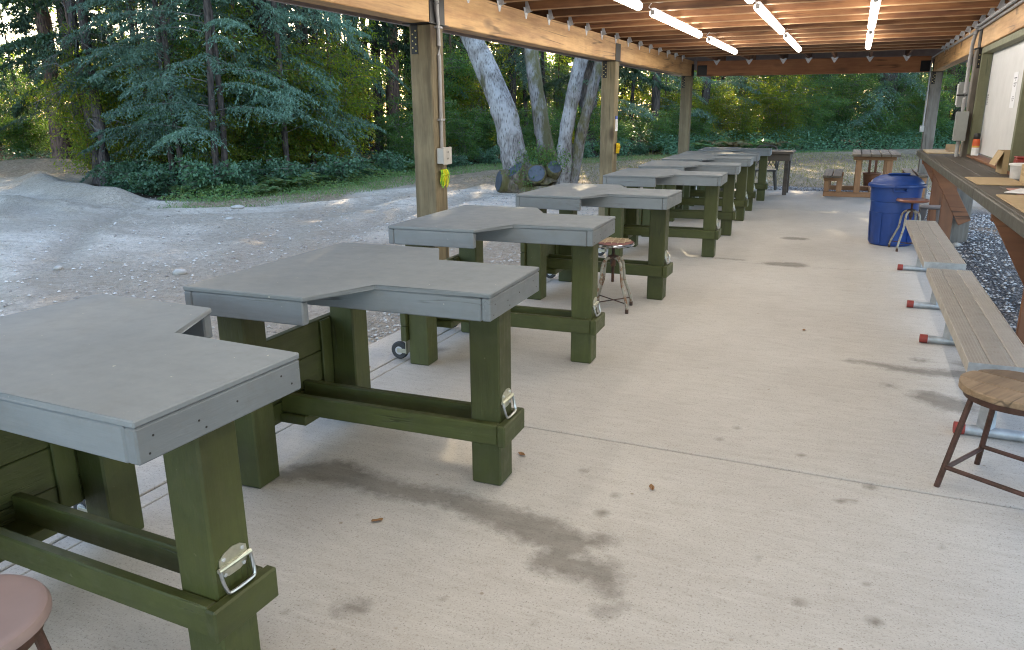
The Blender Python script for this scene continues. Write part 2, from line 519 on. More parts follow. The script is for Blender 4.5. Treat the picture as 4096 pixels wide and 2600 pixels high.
def fbm(x, y, seed, scale, octv=4):
    r = np.random.default_rng(seed)
    out = np.zeros_like(x, dtype=float)
    amp, tot = 1.0, 0.0
    for o in range(octv):
        g = r.random((64, 64))
        u, v = x / scale * 2 ** o + o * 7.3, y / scale * 2 ** o + o * 3.1
        iu, iv = np.floor(u).astype(int), np.floor(v).astype(int)
        fu, fv = u - iu, v - iv
        fu, fv = fu * fu * (3 - 2 * fu), fv * fv * (3 - 2 * fv)
        a, b = g[iu % 64, iv % 64], g[(iu + 1) % 64, iv % 64]
        c, d = g[iu % 64, (iv + 1) % 64], g[(iu + 1) % 64, (iv + 1) % 64]
        out += amp * ((a * (1 - fu) + b * fu) * (1 - fv) + (c * (1 - fu) + d * fu) * fv)
        tot += amp
        amp *= 0.5
    return out / tot

def seg_dist(x, y, pts):
    """distance to a polyline of (x, y[, r]); returns min over segments of dist - r"""
    best = np.full(x.shape, 1e9)
    for a, b in zip(pts, pts[1:] if len(pts) > 1 else pts):
        ax, ay, bx_, by_ = a[0], a[1], b[0], b[1]
        dx, dy = bx_ - ax, by_ - ay
        L2 = dx * dx + dy * dy + 1e-9
        t = np.clip(((x - ax) * dx + (y - ay) * dy) / L2, 0, 1)
        r = 0 if len(a) < 3 else a[2] * (1 - t) + b[2] * t
        best = np.minimum(best, np.hypot(x - ax - t * dx, y - ay - t * dy) - r)
    return best

# ------------------------------------------------------------------ ground
EDGE = [(-36, -12), (-34, 2), (-29.5, 11.5), (-26, 16.5), (-23, 17.8), (-20.5, 17.0), (-18.2, 14.2), (-16.8, 12.6), (-15, 11.7), (-13.3, 11.4),
        (-11.7, 11.8), (-11.0, 13.2), (-11.1, 16), (-11.4, 18.5), (-11, 22), (-8.5, 27), (-6, 30.5), (-3, 33.5),
        (0, 36), (3, 38.2), (6, 39.5), (12, 41), (22, 43)]
_e = np.array(EDGE, float)
_d = np.hypot(*np.diff(_e, axis=0).T)
_s = np.r_[0, np.cumsum(_d)] - 13.64
ELEN = _s[-1]
def edge(s):
    x, y = np.interp(s, _s, _e[:, 0]), np.interp(s, _s, _e[:, 1])
    x2, y2 = np.interp(s + .8, _s, _e[:, 0]), np.interp(s + .8, _s, _e[:, 1])
    x1, y1 = np.interp(s - .8, _s, _e[:, 0]), np.interp(s - .8, _s, _e[:, 1])
    tx, ty = x2 - x1, y2 - y1
    L = math.hypot(tx, ty) + 1e-6
    nx, ny = -ty / L, tx / L                                      # points away from the shelter
    return x, y, nx, ny
EDGE_POLY = EDGE + [(22, 120), (-90, 120), (-90, -12)]
def inside_forest(x, y):
    c = np.zeros(x.shape, bool)
    P = EDGE_POLY
    for (x1, y1), (x2, y2) in zip(P, P[1:] + P[:1]):
        cond = ((y1 > y) != (y2 > y)) & (x < (x2 - x1) * (y - y1) / ((y2 - y1) + 1e-12) + x1)
        c ^= cond
    return c

RUTS = [([(-8.2, 5.6), (-9.7, 7.1), (-10.7, 8.2), (-11.8, 9.6), (-12.6, 10.6)], .22, -.03),
        ([(-10.3, 7.9), (-9.5, 7.7), (-8.9, 7.6)], .16, .03),
        ([(-13, 9.9), (-12.2, 10.3), (-11.4, 10.7), (-10.3, 11.5), (-9.2, 13), (-8.6, 14.3)], .3, -.03),
        ([(-10.4, 9.5), (-9.5, 9.8), (-8.5, 10.4)], .12, .035), ([(-9.5, 8.6), (-8.9, 9.2), (-8, 9.7)], .12, .035),
        ([(-15.8, 10.2), (-14.7, 9.9), (-13.8, 9.9), (-13, 9.7)], .16, .07), ([(-15.1, 9.9), (-13.9, 9.0), (-13, 8.2)], .16, .05),
        ([(-7, 4), (-9, 5.2), (-12, 6.2), (-15, 6.8)], .25, -.025), ([(-6, 6.5), (-7.6, 9), (-8.4, 12), (-8.2, 16)], .28, -.03),
        ([(-5, 5.5), (-6.4, 8.4), (-7, 11.5), (-6.9, 14)], .28, -.03)]
def H(x, y):
    lot = -0.05 + 0.05 * (fbm(x, y, 1, 2.2) - .5) + 0.065 * (fbm(x, y, 2, .5, 3) - .5) * (.4 + 1.2 * fbm(x, y, 9, 2.5, 2))
    near = np.clip((x + 3.05) / -1.2, 0, 1)
    for pts, wd, h in RUTS:
        d = seg_dist(x, y, pts)
        lot += 1.5 * h * np.exp(-(d / wd) ** 2) + 0.7 * abs(h) * np.exp(-((d - 1.5 * wd) / (.6 * wd)) ** 2)
    berm = seg_dist(x, y, [(-19, 13.2), (-16.6, 11.7), (-15.4, 11.2), (-13.9, 10.75), (-13.2, 10.6)])
    lot += (0.30 + .1 * (fbm(x, y, 5, .8) - .5)) * np.exp(-(berm / .42) ** 2)
    mound = np.hypot((x + 23) / 4.0, (y - 16.2) / 2.4)
    lot += 0.35 * np.exp(-mound ** 2)
    f = np.clip((y - 24) / 16, 0, 1)
    lot += 0.0 * f
    right = 0.02 + 0.11 * np.clip((x - 1.0) / .35, 0, 1) * np.clip((13.5 - y) / 2, 0, 1) + 0.02 * (fbm(x, y, 3, .5) - .5)
    z = np.where(x > 0.9, right - .03, -0.05 + (lot + .05) * near)
    z = np.where((x > -3.0) & (x < 1.02) & (y < 16.85), -0.22, z)
    z = np.where((y > 16.85) & (x > -4) & (x <= 1.2), -0.035 + 0.04 * (fbm(x, y, 4, .7) - .5), z)
    return z

gx_ = np.unique(np.r_[np.arange(-90, -30, 6.), np.arange(-30, -18, .6), np.arange(-18, -3.1, .09), [-3.05, -2.95, -2, -1, 0, .95, 1.05], np.arange(1.15, 4, .12), np.arange(4, 12, .6), np.arange(12, 60, 6.)])
gy_ = np.unique(np.r_[np.arange(-40, 0, 3.), np.arange(0, 17, .09), [16.8, 16.9], np.arange(17, 24, .15), np.arange(24, 44, .5), np.arange(44, 130, 6.)])
X, Y = np.meshgrid(gx_, gy_)
Zg = H(X, Y)
nx_, ny_ = len(gx_), len(gy_)
me = bpy.data.meshes.new('ground')
me.vertices.add(nx_ * ny_)
me.vertices.foreach_set('co', np.stack([X, Y, Zg], -1).astype(np.float32).reshape(-1))
ii = np.arange(nx_ * ny_).reshape(ny_, nx_)
Q = np.stack([ii[:-1, :-1], ii[:-1, 1:], ii[1:, 1:], ii[1:, :-1]], -1).reshape(-1, 4)
me.loops.add(len(Q) * 4)
me.loops.foreach_set('vertex_index', Q.reshape(-1).astype(np.int32))
me.polygons.add(len(Q))
me.polygons.foreach_set('loop_start', np.arange(len(Q), dtype=np.int32) * 4)
me.polygons.foreach_set('loop_total', np.full(len(Q), 4, dtype=np.int32))
me.polygons.foreach_set('use_smooth', np.ones(len(Q), bool))
# colour weights: R pale dust, G dry grass/needle litter, B dark forest floor, A blue gravel
dE = seg_dist(X, Y, EDGE)
ins = inside_forest(X, Y)
sd = np.where(ins, dE, -dE)
wob = (fbm(X, Y, 8, 1.6) - .5) * 1.6
B_ = np.clip((sd + .5 + wob) / .8, 0, 1)
far = np.clip((Y - 15.0 + wob + np.clip((X + 5) * -.25, -2, 1.5)) / 3.0, 0, 1) * np.clip((X + 12) / 2, 0, 1)
band = np.clip((sd + 2.0 + wob) / 1.2, 0, 1) * np.clip((X + 12.4) / 1.2, 0, 1)
G_ = np.clip(np.maximum(far, band), 0, 1)
pale = fbm(X * .8 + Y * .35, Y * .8 - X * .3, 21, 2.6, 5)
rut = np.zeros_like(X)
for pts, wd, h in RUTS:
    d = seg_dist(X, Y, pts)
    rut = np.maximum(rut, np.exp(-(d / (wd * 1.2)) ** 2))
bermd = np.exp(-(seg_dist(X, Y, [(-19, 13.2), (-16.6, 11.7), (-15.4, 11.2), (-13.9, 10.75), (-13.2, 10.6)]) / .6) ** 2)
moundw = np.clip(1.4 - np.hypot((X + 22.5) / 4.5, (Y - 15.8) / 2.8), 0, 1)
R_ = np.clip((pale - .40) * 5.0, 0, 1) * (1 - .85 * rut) * (1 - bermd) * (1 - np.clip(moundw * 1.5, 0, 1))
R_ = np.clip(R_ + .35 * np.clip((-X - 8.5) / 4, 0, 1) * (1 - rut) * (1 - bermd) * (1 - np.clip(moundw * 1.5, 0, 1)), 0, 1)
G_ = np.maximum(G_, .75 * np.clip(moundw * 1.5, 0, 1) * (1 - B_))
road = np.clip(1 - np.abs(dE - 5.2 + wob * .5) / 2.6, 0, 1) * np.clip((Y - 20) / 5, 0, 1)
A_ = np.where(X > .9, np.clip((15.5 + wob - Y) / 1.5, 0, 1), np.clip((1.1 - np.abs(Y - 17.2 + wob * .3)) / .5, 0, 1) * np.clip((X + 3.6) / .5, 0, 1))
for nm, arr in (('zone_pale', R_), ('zone_grass', G_), ('zone_floor', B_), ('zone_gravel', A_), ('zone_road', road)):
    at = me.attributes.new(nm, 'FLOAT', 'POINT')
    at.data.foreach_set('value', arr.astype(np.float32).reshape(-1))
me.update(calc_edges=True)

def ground_mat():
    m, nt, b, out = mk('lot_gravel_and_soil')
    tc = N(nt, 'TexCoord')
    v = tc.outputs['Object']
    def at(n): return N(nt, 'Attribute', attribute_name=n).outputs['Fac']
    n1 = noise(nt, v, 1.3, 6, 0.65)
    n2 = noise(nt, v, 14, 5, 0.7)
    n3 = noise(nt, v, 70, 3, 0.7)
    c = ramp(nt, n2, [(0.34, (0.36, 0.31, 0.25)), (0.66, (0.56, 0.49, 0.41))])
    pf = N(nt, 'Math', operation='MULTIPLY', i_0=at('zone_pale'), i_1=ramp(nt, n2, [(0.3, 0.35), (0.6, 1.0)])).outputs[0]
    c = mixc(nt, pf, c, (0.84, 0.76, 0.665))
    dirt = ramp(nt, noise(nt, N(nt, 'Mapping', i_Vector=v, i_Rotation=(0, 0, 0.9), i_Scale=(0.35, 1.3, 1)).outputs[0], 2.4, 6, 0.7), [(0.50, 0.0), (0.64, 0.6)])
    c = mixc(nt, dirt, c, (0.45, 0.375, 0.29))
    vo = N(nt, 'TexVoronoi', i_Vector=v, i_Scale=26.0)
    st = ramp(nt, vo.outputs['Distance'], [(0.18, 1.0), (0.34, 0.0)])
    sv = mixc(nt, vo.outputs['Color'], (0.24, 0.215, 0.19), (0.58, 0.55, 0.52))
    vo2 = N(nt, 'TexNoise', i_Vector=v, i_Scale=5.0)
    sf = N(nt, 'Math', operation='MULTIPLY', i_0=st, i_1=ramp(nt, vo2.outputs[0], [(0.46, 0.0), (0.62, 0.75)])).outputs[0]
    c = mixc(nt, sf, c, sv)
    gr = ramp(nt, n2, [(0.33, (0.20, 0.14, 0.10)), (0.52, (0.40, 0.31, 0.22)), (0.68, (0.54, 0.45, 0.33))])
    gr = mixc(nt, N(nt, 'Math', operation='MULTIPLY', i_0=ramp(nt, n1, [(0.5, 0.0), (0.62, 1.0)]), i_1=0.3).outputs[0], gr, (0.135, 0.14, 0.06))
    gf = ramp(nt, N(nt, 'Math', operation='ADD', i_0=at('zone_grass'), i_1=N(nt, 'Math', operation='MULTIPLY_ADD', i_0=n2, i_1=0.6, i_2=-0.3).outputs[0]).outputs[0], [(0.3, 0.0), (0.7, 1.0)])
    c = mixc(nt, gf, c, gr)
    rd = ramp(nt, n2, [(0.35, (0.17, 0.115, 0.10)), (0.65, (0.34, 0.25, 0.215))])
    c = mixc(nt, ramp(nt, at('zone_road'), [(0.2, 0.0), (0.6, 0.9)]), c, rd)
    fl = ramp(nt, n2, [(0.35, (0.028, 0.022, 0.014)), (0.65, (0.085, 0.06, 0.038))])
    c = mixc(nt, at('zone_floor'), c, fl)
    # blue-grey crushed gravel
    vg = N(nt, 'TexVoronoi', i_Vector=v, i_Scale=55.0)
    gv = ramp(nt, N(nt, 'SeparateColor', i_Color=vg.outputs['Color']).outputs[0], [(0.0, (0.10, 0.10, 0.105)), (0.5, (0.27, 0.27, 0.28)), (1.0, (0.52, 0.51, 0.50))])
    gv = mixc(nt, ramp(nt, vg.outputs['Distance'], [(0.35, 0.0), (0.6, 0.8)]), gv, (0.04, 0.04, 0.045))
    gv = mixc(nt, ramp(nt, n1, [(0.55, 0.0), (0.72, 0.55)]), gv, (0.25, 0.17, 0.09))
    c = mixc(nt, at('zone_gravel'), c, gv)
    nt.links.new(c, b.inputs['Base Color'])
    b.inputs['Roughness'].default_value = 0.95
    b.inputs['Specular IOR Level'].default_value = 0.2
    h = N(nt, 'Math', operation='MULTIPLY_ADD', i_0=n2, i_1=1.0, i_2=n3).outputs[0]
    h = N(nt, 'Math', operation='MULTIPLY_ADD', i_0=st, i_1=0.5, i_2=h).outputs[0]
    h = N(nt, 'Math', operation='SUBTRACT', i_0=h, i_1=N(nt, 'Math', operation='MULTIPLY', i_0=vg.outputs['Distance'], i_1=at('zone_gravel')).outputs[0]).outputs[0]
    bump(nt, b, h, 1.0, 0.05)
    return m
me.materials.append(ground_mat())
tag(link('ground', me), kind='structure')

# ------------------------------------------------------------------ concrete floor
STAINS = [[(-2.34, 2.37, 0.03), (-2.23, 2.51, 0.08), (-2.07, 2.6, 0.12), (-1.86, 2.58, 0.08), (-1.67, 2.56, 0.08), (-1.44, 2.59, 0.07), (-1.22, 2.54, 0.09),
           (-0.98, 2.49, 0.11), (-0.84, 2.47, 0.08), (-0.87, 2.3, 0.07), (-0.69, 2.32, 0.08), (-0.62, 2.22, 0.04)],
          [(-1.4, 1.79, 0.04), (-1.36, 1.81, .03)], [(-0.6, 2.11, 0.03), (-0.56, 2.15, .02)], [(-0.77, 2.51, 0.05), (-.72, 2.53, .04)],
          [(0.12, 5.26, 0.03), (0.27, 5.26, 0.04), (0.39, 5.21, 0.06), (0.59, 5.2, 0.07), (0.8, 5.24, 0.09)], [(0.54, 5.45, 0.04), (.58, 5.46, .03)],
          [(0.8, 5.46, 0.05), (.9, 5.47, .04)], [(0.55, 4.72, 0.1), (0.66, 4.63, 0.12)], [(0.34, 4.84, 0.03), (.36, 4.85, .02)],
          [(-2.55, 4.41, 0.07), (-2.52, 4.45, .05)], [(-0.67, 8.54, 0.1), (-0.46, 8.56, 0.14)], [(-0.62, 10.41, 0.12), (-.5, 10.4, .1)], [(-1.3, 8.66, 0.03), (-1.01, 8.64, 0.04)]]
SPOTS = [(-0.41, 3.84, 0.02), (-0.47, 3.66, 0.02), (-0.08, 3.62, 0.02), (0.22, 3.40, 0.028), (-0.17, 2.63, 0.014), (-0.01, 2.41, 0.022), (0.2, 2.61, 0.012),
         (0.46, 2.98, 0.012), (0.22, 2.4, 0.025), (0.15, 3.23, 0.018), (0.1, 3.21, 0.02), (-0.99, 3.06, 0.02), (-1.13, 1.96, 0.012), (-0.57, 2.35, 0.01),
         (-0.79, 1.96, 0.012), (-1.58, 1.69, 0.012), (-1.72, 2.32, 0.01), (-0.8, 2.72, 0.03), (-0.79, 2.89, 0.02)]
def concrete():
    m, nt, b, out = mk('worn_concrete')
    tc = N(nt, 'TexCoord')
    v = tc.outputs['Object']
    big = noise(nt, v, 0.9, 5, 0.6)
    mid = noise(nt, N(nt, 'Mapping', i_Vector=v, i_Scale=(1, 2.5, 1)).outputs[0], 7, 6, 0.7)
    fine = noise(nt, v, 140, 2, 0.6)
    c = ramp(nt, big, [(0.3, (0.42, 0.388, 0.35)), (0.7, (0.51, 0.478, 0.435))])
    c = mixc(nt, ramp(nt, mid, [(0.46, 0.0), (0.75, 0.42)]), c, (0.32, 0.285, 0.24))
    sw = noise(nt, N(nt, 'Mapping', i_Vector=v, i_Scale=(0.5, 6, 1)).outputs[0], 5, 5, 0.7)
    c = mixc(nt, ramp(nt, sw, [(0.5, 0.0), (0.7, 0.28)]), c, (0.60, 0.57, 0.53))
    fn2 = noise(nt, v, 55, 3, 0.7)
    c = mixc(nt, ramp(nt, fn2, [(0.30, 0.5), (0.44, 0.0)]), c, (0.24, 0.21, 0.18))
    c = mixc(nt, ramp(nt, fine, [(0.28, 0.75), (0.42, 0.0)]), c, (0.15, 0.13, 0.115))
    c = mixc(nt, ramp(nt, fine, [(0.6, 0.0), (0.78, 0.6)]), c, (0.60, 0.58, 0.55))
    at = N(nt, 'Attribute', attribute_name='stain').outputs['Fac']
    wn_ = N(nt, 'Math', operation='MULTIPLY_ADD', i_0=noise(nt, v, 18, 5, 0.7), i_1=0.16, i_2=-0.08).outputs[0]
    sd_ = N(nt, 'Math', operation='ADD', i_0=at, i_1=wn_).outputs[0]
    sf = ramp(nt, N(nt, 'Math', operation='MULTIPLY_ADD', i_0=sd_, i_1=-6.0, i_2=0.5).outputs[0], [(0.3, 0.0), (0.75, 1.0)])
    sf = N(nt, 'Math', operation='MULTIPLY', i_0=sf, i_1=ramp(nt, mid, [(0.25, 0.8), (0.75, 0.45)])).outputs[0]
    c = mixc(nt, sf, c, (0.10, 0.088, 0.07))
    at2 = N(nt, 'Attribute', attribute_name='spot').outputs['Fac']
    s2 = ramp(nt, N(nt, 'Math', operation='MULTIPLY_ADD', i_0=at2, i_1=-20.0, i_2=0.5).outputs[0], [(0.2, 0.0), (0.9, 0.75)])
    c = mixc(nt, s2, c, (0.12, 0.105, 0.075))
    # scattered small specks
    vo = N(nt, 'TexVoronoi', i_Vector=v, i_Scale=7.0)
    sp_ = ramp(nt, vo.outputs['Distance'], [(0.035, 0.6), (0.07, 0.0)])
    sr_ = ramp(nt, N(nt, 'SeparateColor', i_Color=vo.outputs['Color']).outputs[0], [(0.62, 0.0), (0.66, 1.0)])
    c = mixc(nt, N(nt, 'Math', operation='MULTIPLY', i_0=sp_, i_1=sr_).outputs[0], c, (0.20, 0.14, 0.08))
    nt.links.new(c, b.inputs['Base Color'])
    b.inputs['Roughness'].default_value = 0.72
    b.inputs['Specular IOR Level'].default_value = 0.35
    bump(nt, b, N(nt, 'Math', operation='MULTIPLY_ADD', i_0=fine, i_1=0.5, i_2=mid).outputs[0], 0.18, 0.004)
    return m
M['concrete'] = concrete()
floor = bpy.data.objects.new('concrete_floor', None)
COL.objects.link(floor)
tag(floor, kind='structure')
def slab(name, x0, x1, y0, y1, top, step, parent):
    xs = np.unique(np.r_[x0, np.arange(x0 + .004, x1 - .004, step), x1 - .004, x1])
    ys = np.unique(np.r_[y0, np.arange(y0 + .004, y1 - .004, step), y1 - .004, y1])
    X_, Y_ = np.meshgrid(xs, ys)
    Z_ = np.full(X_.shape, top)
    Z_[[0, -1], :] -= .004
    Z_[1:-1, [0, -1]] -= .004
    bm = NB()
    vs = [[bm.verts.new((X_[j, i], Y_[j, i], Z_[j, i])) for i in range(len(xs))] for j in range(len(ys))]
    for j in range(len(ys) - 1):
        for i in range(len(xs) - 1):
            bm.faces.new((vs[j][i], vs[j][i + 1], vs[j + 1][i + 1], vs[j + 1][i]))
    lo = {}
    for j in range(len(ys)):
        for i in range(len(xs)):
            if i in (0, len(xs) - 1) or j in (0, len(ys) - 1):
                lo[(j, i)] = bm.verts.new((X_[j, i], Y_[j, i], -.3))
    def side(k1, k2):
        bm.faces.new((vs[k1[0]][k1[1]], lo[k1], lo[k2], vs[k2[0]][k2[1]]))
    for i in range(len(xs) - 1):
        side((0, i), (0, i + 1)); side((len(ys) - 1, i + 1), (len(ys) - 1, i))
    for j in range(len(ys) - 1):
        side((j + 1, 0), (j, 0)); side((j, len(xs) - 1), (j + 1, len(xs) - 1))
    o = obj(name, bm, M['concrete'], parent)
    co = np.zeros(len(o.data.vertices) * 3, np.float32)
    o.data.vertices.foreach_get('co', co)
    co = co.reshape(-1, 3)
    d = np.full(len(co), 9.0)
    for s in STAINS:
        d = np.minimum(d, seg_dist(co[:, 0], co[:, 1], s))
    a = o.data.attributes.new('stain', 'FLOAT', 'POINT'); a.data.foreach_set('value', d.astype(np.float32))
    d = np.full(len(co), 9.0)
    for s in SPOTS:
        d = np.minimum(d, np.hypot(co[:, 0] - s[0], co[:, 1] - s[1]) - s[2])
    a = o.data.attributes.new('spot', 'FLOAT', 'POINT'); a.data.foreach_set('value', d.astype(np.float32))
    return o
YJ = [-6.6, -1.6, 3.43, 8.5, 13.5, 16.88]
for k in range(5):
    st = .03 if k in (1, 2) else .05
    slab('slab_panel', -2.60, 1.02, YJ[k] + .0055, YJ[k + 1] - .0055, 0.0, st, floor)
    slab('edge_strip', -2.69, -2.603, YJ[k] + .0055, YJ[k + 1] - .0055, 0.001, .06, floor)
    slab('kerb_strip', -3.04, -2.70, YJ[k] + .0055, YJ[k + 1] - .0055, 0.003, .06, floor)

# ------------------------------------------------------------------ shelter
shelter = thing('open_shelter', 'long open timber shelter with orange beams, joists and square posts over a concrete floor', 'shelter')
ZB0, ZB1 = 2.25, 2.527
JH = 0.19
for y0, y1 in ((-4.7, .53), (.536, 5.408), (5.414, 10.33), (10.336, 15.62)):
    box_obj('beam', (-3.13, -2.985, y0, y1, ZB0, ZB1), M['fir_y'], shelter, .006)
for y0, y1 in ((-4.7, .53), (.536, 5.4), (5.406, 10.4), (10.406, 16.3)):
    box_obj('beam', (1.18, 1.325, y0, y1, ZB0, ZB1), M['fir_y'], shelter, .006)
fb = box_obj('beam', (-2.06, 2.06, 0, .14, ZB0, ZB1), M['fir_x'], shelter, .006)
fb.location = (-.9, 15.99, 0)
fb.rotation_euler = (0, 0, math.atan2(.64, 3.94))
fb['label'] = 'dark red-brown beam across the far end'

def post(x0, y0, mat, side=1, label=None, h=ZB0 - .006, z0=-.3):
    bm = NB()
    bx(bm, x0, x0 + .19, y0, y0 + .19, z0, h, .008)
    p = obj('post', bm, mat, shelter)
    if label: p['label'] = label
    bm = NB()                                                      # post cap: saddle, straps and side plates
    xc, yc = x0 + .095, y0 + .095
    bx(bm, x0 - .02, x0 + .21, y0 - .06, y0 + .25, h + .0006, h + .0056, 0)
    bx(bm, xc - .075, xc - .02, y0 - .006, y0 - .0005, h - .21, h, 0)
    if side > 0:
        bx(bm, -2.9845, -2.979, y0 - .02, y0 + .21, ZB0 + .002, ZB1 - .06, 0)
    else:
        bx(bm, 1.174, 1.1795, y0 - .02, y0 + .21, ZB0 + .002, ZB1 - .06, 0)
    cap = obj('post_cap', bm, M['black_steel'], p)
    bm = NB()
    for k in range(7):
        lathe(bm, [(.006, 0), (.006, .004), (.003, .005)], (0, 0), 8)
        vs = [v for v in bm.verts if v.index == -1 or True][-24:]
        zz, xx = h - .045 - k * .024, xc - .06 + (.026 if k % 2 == 0 else 0)
        for v in vs:
            v.co = Vector((xx + v.co.x, y0 - .006 - v.co.z, zz + v.co.y))
    o = obj('screws', bm, M['screw'], p)
    o['kind'] = 'stuff'
    return p
post(-3.176, .435, M['post'])
post(-3.176, 5.312, M['post'], label='knotty tan post with the outlet box')
post(-3.176, 10.235, M['post'], label='cracked post carrying the notice')
post(-3.176, 15.42, M['post'])
post(1.155, .40, M['post_dark'], -1)
post(1.155, 5.3, M['post_dark'], -1)
post(1.15, 10.26, M['post_grey'], -1, 'weathered grey post behind the counter')
post(1.155, 16.2, M['post_grey'], -1)
# side plates on the far beam
for x, y in ((-2.83, 15.67), (1.06, 16.31)):
    bm = NB(); bx(bm, x - .09, x + .09, y - .012, y - .004, ZB0 + .01, ZB0 + .2, 0, rot=Matrix.Rotation(math.atan2(.64, 3.94), 3, 'Z'))
    obj('beam_bracket', bm, M['black_steel'], shelter)

def hanger_bm(side):
    bm = NB()
    xf = -2.9845 if side > 0 else 1.1795
    s = 1 if side > 0 else -1
    pts = [(-.062, .03), (.062, .03), (.012, -.068), (-.012, -.068)]
    for k, (a, b2) in enumerate(((xf, xf + s * .004),)):
        lo = [bm.verts.new((a, p[0], ZB1 + p[1])) for p in pts]
        hi = [bm.verts.new((b2, p[0], ZB1 + p[1])) for p in pts]
        bm.faces.new(lo); bm.faces.new(hi[::-1])
        for i in range(4):
            j = (i + 1) % 4
            bm.faces.new((lo[i], lo[j], hi[j], hi[i]))
    for sg in (-1, 1):
        y_ = sg * .0215
        pts2 = [(xf + s * .004, ZB1 - .02), (xf + s * .06, ZB1 + .0), (xf + s * .03, ZB1 + .085), (xf + s * .004, ZB1 + .085)]
        lo = [bm.verts.new((p[0], y_, p[1])) for p in pts2]
        hi = [bm.verts.new((p[0], y_ + sg * .002, p[1])) for p in pts2]
        bm.faces.new(lo); bm.faces.new(hi[::-1])
        for i in range(4):
            j = (i + 1) % 4
            bm.faces.new((lo[i], lo[j], hi[j], hi[i]))
    return bm
bm = NB()
bx(bm, -3.46, 1.72, -.019, .019, ZB1 + .002, ZB1 + JH, .008)
M['joist_lit'] = wood('lit_joist_edge', (0.30, 0.17, 0.085), (0.44, 0.27, 0.14), 'x', 0.6, knots=0.3, streak=0.3, vary=.25)
bmesh.ops.recalc_face_normals(bm, faces=bm.faces[:])
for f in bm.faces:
    if f.normal.z < -.5: f.material_index = 1  # downward faces paler: the tubes' light put into the wood colour
j0 = obj('joist', bm, [M['joist'], M['joist_lit']], shelter)
h1 = obj('joist_hanger', hanger_bm(1), M['galv'], j0)
h2 = obj('joist_hanger', hanger_bm(-1), M['galv'], j0)
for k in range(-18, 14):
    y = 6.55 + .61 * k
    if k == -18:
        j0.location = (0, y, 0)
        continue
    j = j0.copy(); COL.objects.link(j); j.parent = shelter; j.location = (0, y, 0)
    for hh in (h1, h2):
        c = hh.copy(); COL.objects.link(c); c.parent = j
# lookouts running from the last joist to the far beam
ang = math.atan2(.64, 3.94)
for x in (-2.57, -1.98, -1.37, -.93, -.48, .12, .73):
    yb = 15.98 + (x + .9) * math.tan(ang)
    l = box_obj('lookout', (x - .019, x + .019, 14.50, 16.7, ZB1 + .004, ZB1 + .14), M['joist'], shelter, .003)
    bm = NB()
    lo = [bm.verts.new((x + a, yb - .006, ZB1 + b2)) for a, b2 in ((-.07, .02), (.07, .02), (.008, -.08), (-.008, -.08))]
    hi = [bm.verts.new((v.co.x, v.co.y - .004, v.co.z)) for v in lo]
    bm.faces.new(lo); bm.faces.new(hi[::-1])
    for i in range(4):
        bm.faces.new((lo[i], lo[(i + 1) % 4], hi[(i + 1) % 4], hi[i]))
    obj('joist_hanger', bm, M['galv'], l)
# roof boards and fascia
for k in range(36):
    x0 = -3.5 + k * .148
    box_obj('roof_board', (x0 + .002, x0 + .146, -4.9, 16.85, ZB1 + JH + .002, ZB1 + JH + .024), M['deck'], shelter, 0)
box_obj('roof_sheet', (-3.56, 1.90, -5.0, 16.95, ZB1 + JH + .026, ZB1 + JH + .05), M['fascia'], shelter, 0)
for y0, y1 in ((-5, -1.0), (-.997, 3.3), (3.303, 7.35), (7.353, 12.4), (12.403, 16.95)):
    box_obj('fascia_board', (-3.52, -3.49, y0, y1, 2.30, ZB1 + JH), M['fascia'], shelter, .003)
box_obj('fascia_board', (-3.488, 1.75, 16.86, 16.885, 2.42, ZB1 + JH), M['fascia'], shelter, .003)
box_obj('fascia_board', (1.75, 1.78, -5, 16.84, 2.34, ZB1 + JH), M['fascia'], shelter, .003)

# ------------------------------------------------------------------ lights hung under the joists
def make_light():
    t = thing('tube_light', '', 'light', (0, 0, 0))
    L = 2.36
    bm = NB(); bx(bm, -.018, .018, .02, L - .02, .034, .05, .004); obj('housing', bm, M['tub_lid'], t)
    bm = NB()
    pts = [(0, .012, .006), (0, .02, .006), (0, .04, .006), (0, L / 2, .006), (0, L - .04, .006), (0, L - .02, .006), (0, L - .012, .006)]
    tube(bm, pts, [.02, .03, .036, .036, .036, .03, .02], 14)
    obj('diffuser', bm, M['tube'], t)
    for y in (0, L - .028):
        bm = NB(); bx(bm, -.02, .02, y + (.002 if y == 0 else .016), y + (.0115 if y == 0 else .026), -.014, .032, .003); obj('end_cap', bm, M['outlet'], t)
    bm = NB()
    tube(bm, smooth_path([(0.0, -.0, .03), (-.02, -.05, .045), (.0, -.09, .06), (.01, -.06, .085)], 4), .004, 5)
    obj('cord', bm, M['tub_lid'], t)
    return t
L0 = make_light()
rows = [(-1.79, 'left row over the benches'), (-.875, 'middle row'), (.05, 'right row')]
starts = [(-1.45, 'added unseen far behind the viewer'), (1.45, 'added unseen overhead'), (4.46, 'next to the viewer'), (7.27, 'second from the far end'), (10.24, 'last at the far end')]  # first two starts lie out of view, added to light the near benches
first = True
for x, rn in rows:
    for y, sn in starts:
        o = L0 if first else copy_tree(L0)
        first = False
        o.location = (x, y, 2.455)
        o['label'] = f'lit tube light, {sn}, {rn}'
        o['group'] = 'lit tube lights under the joists'

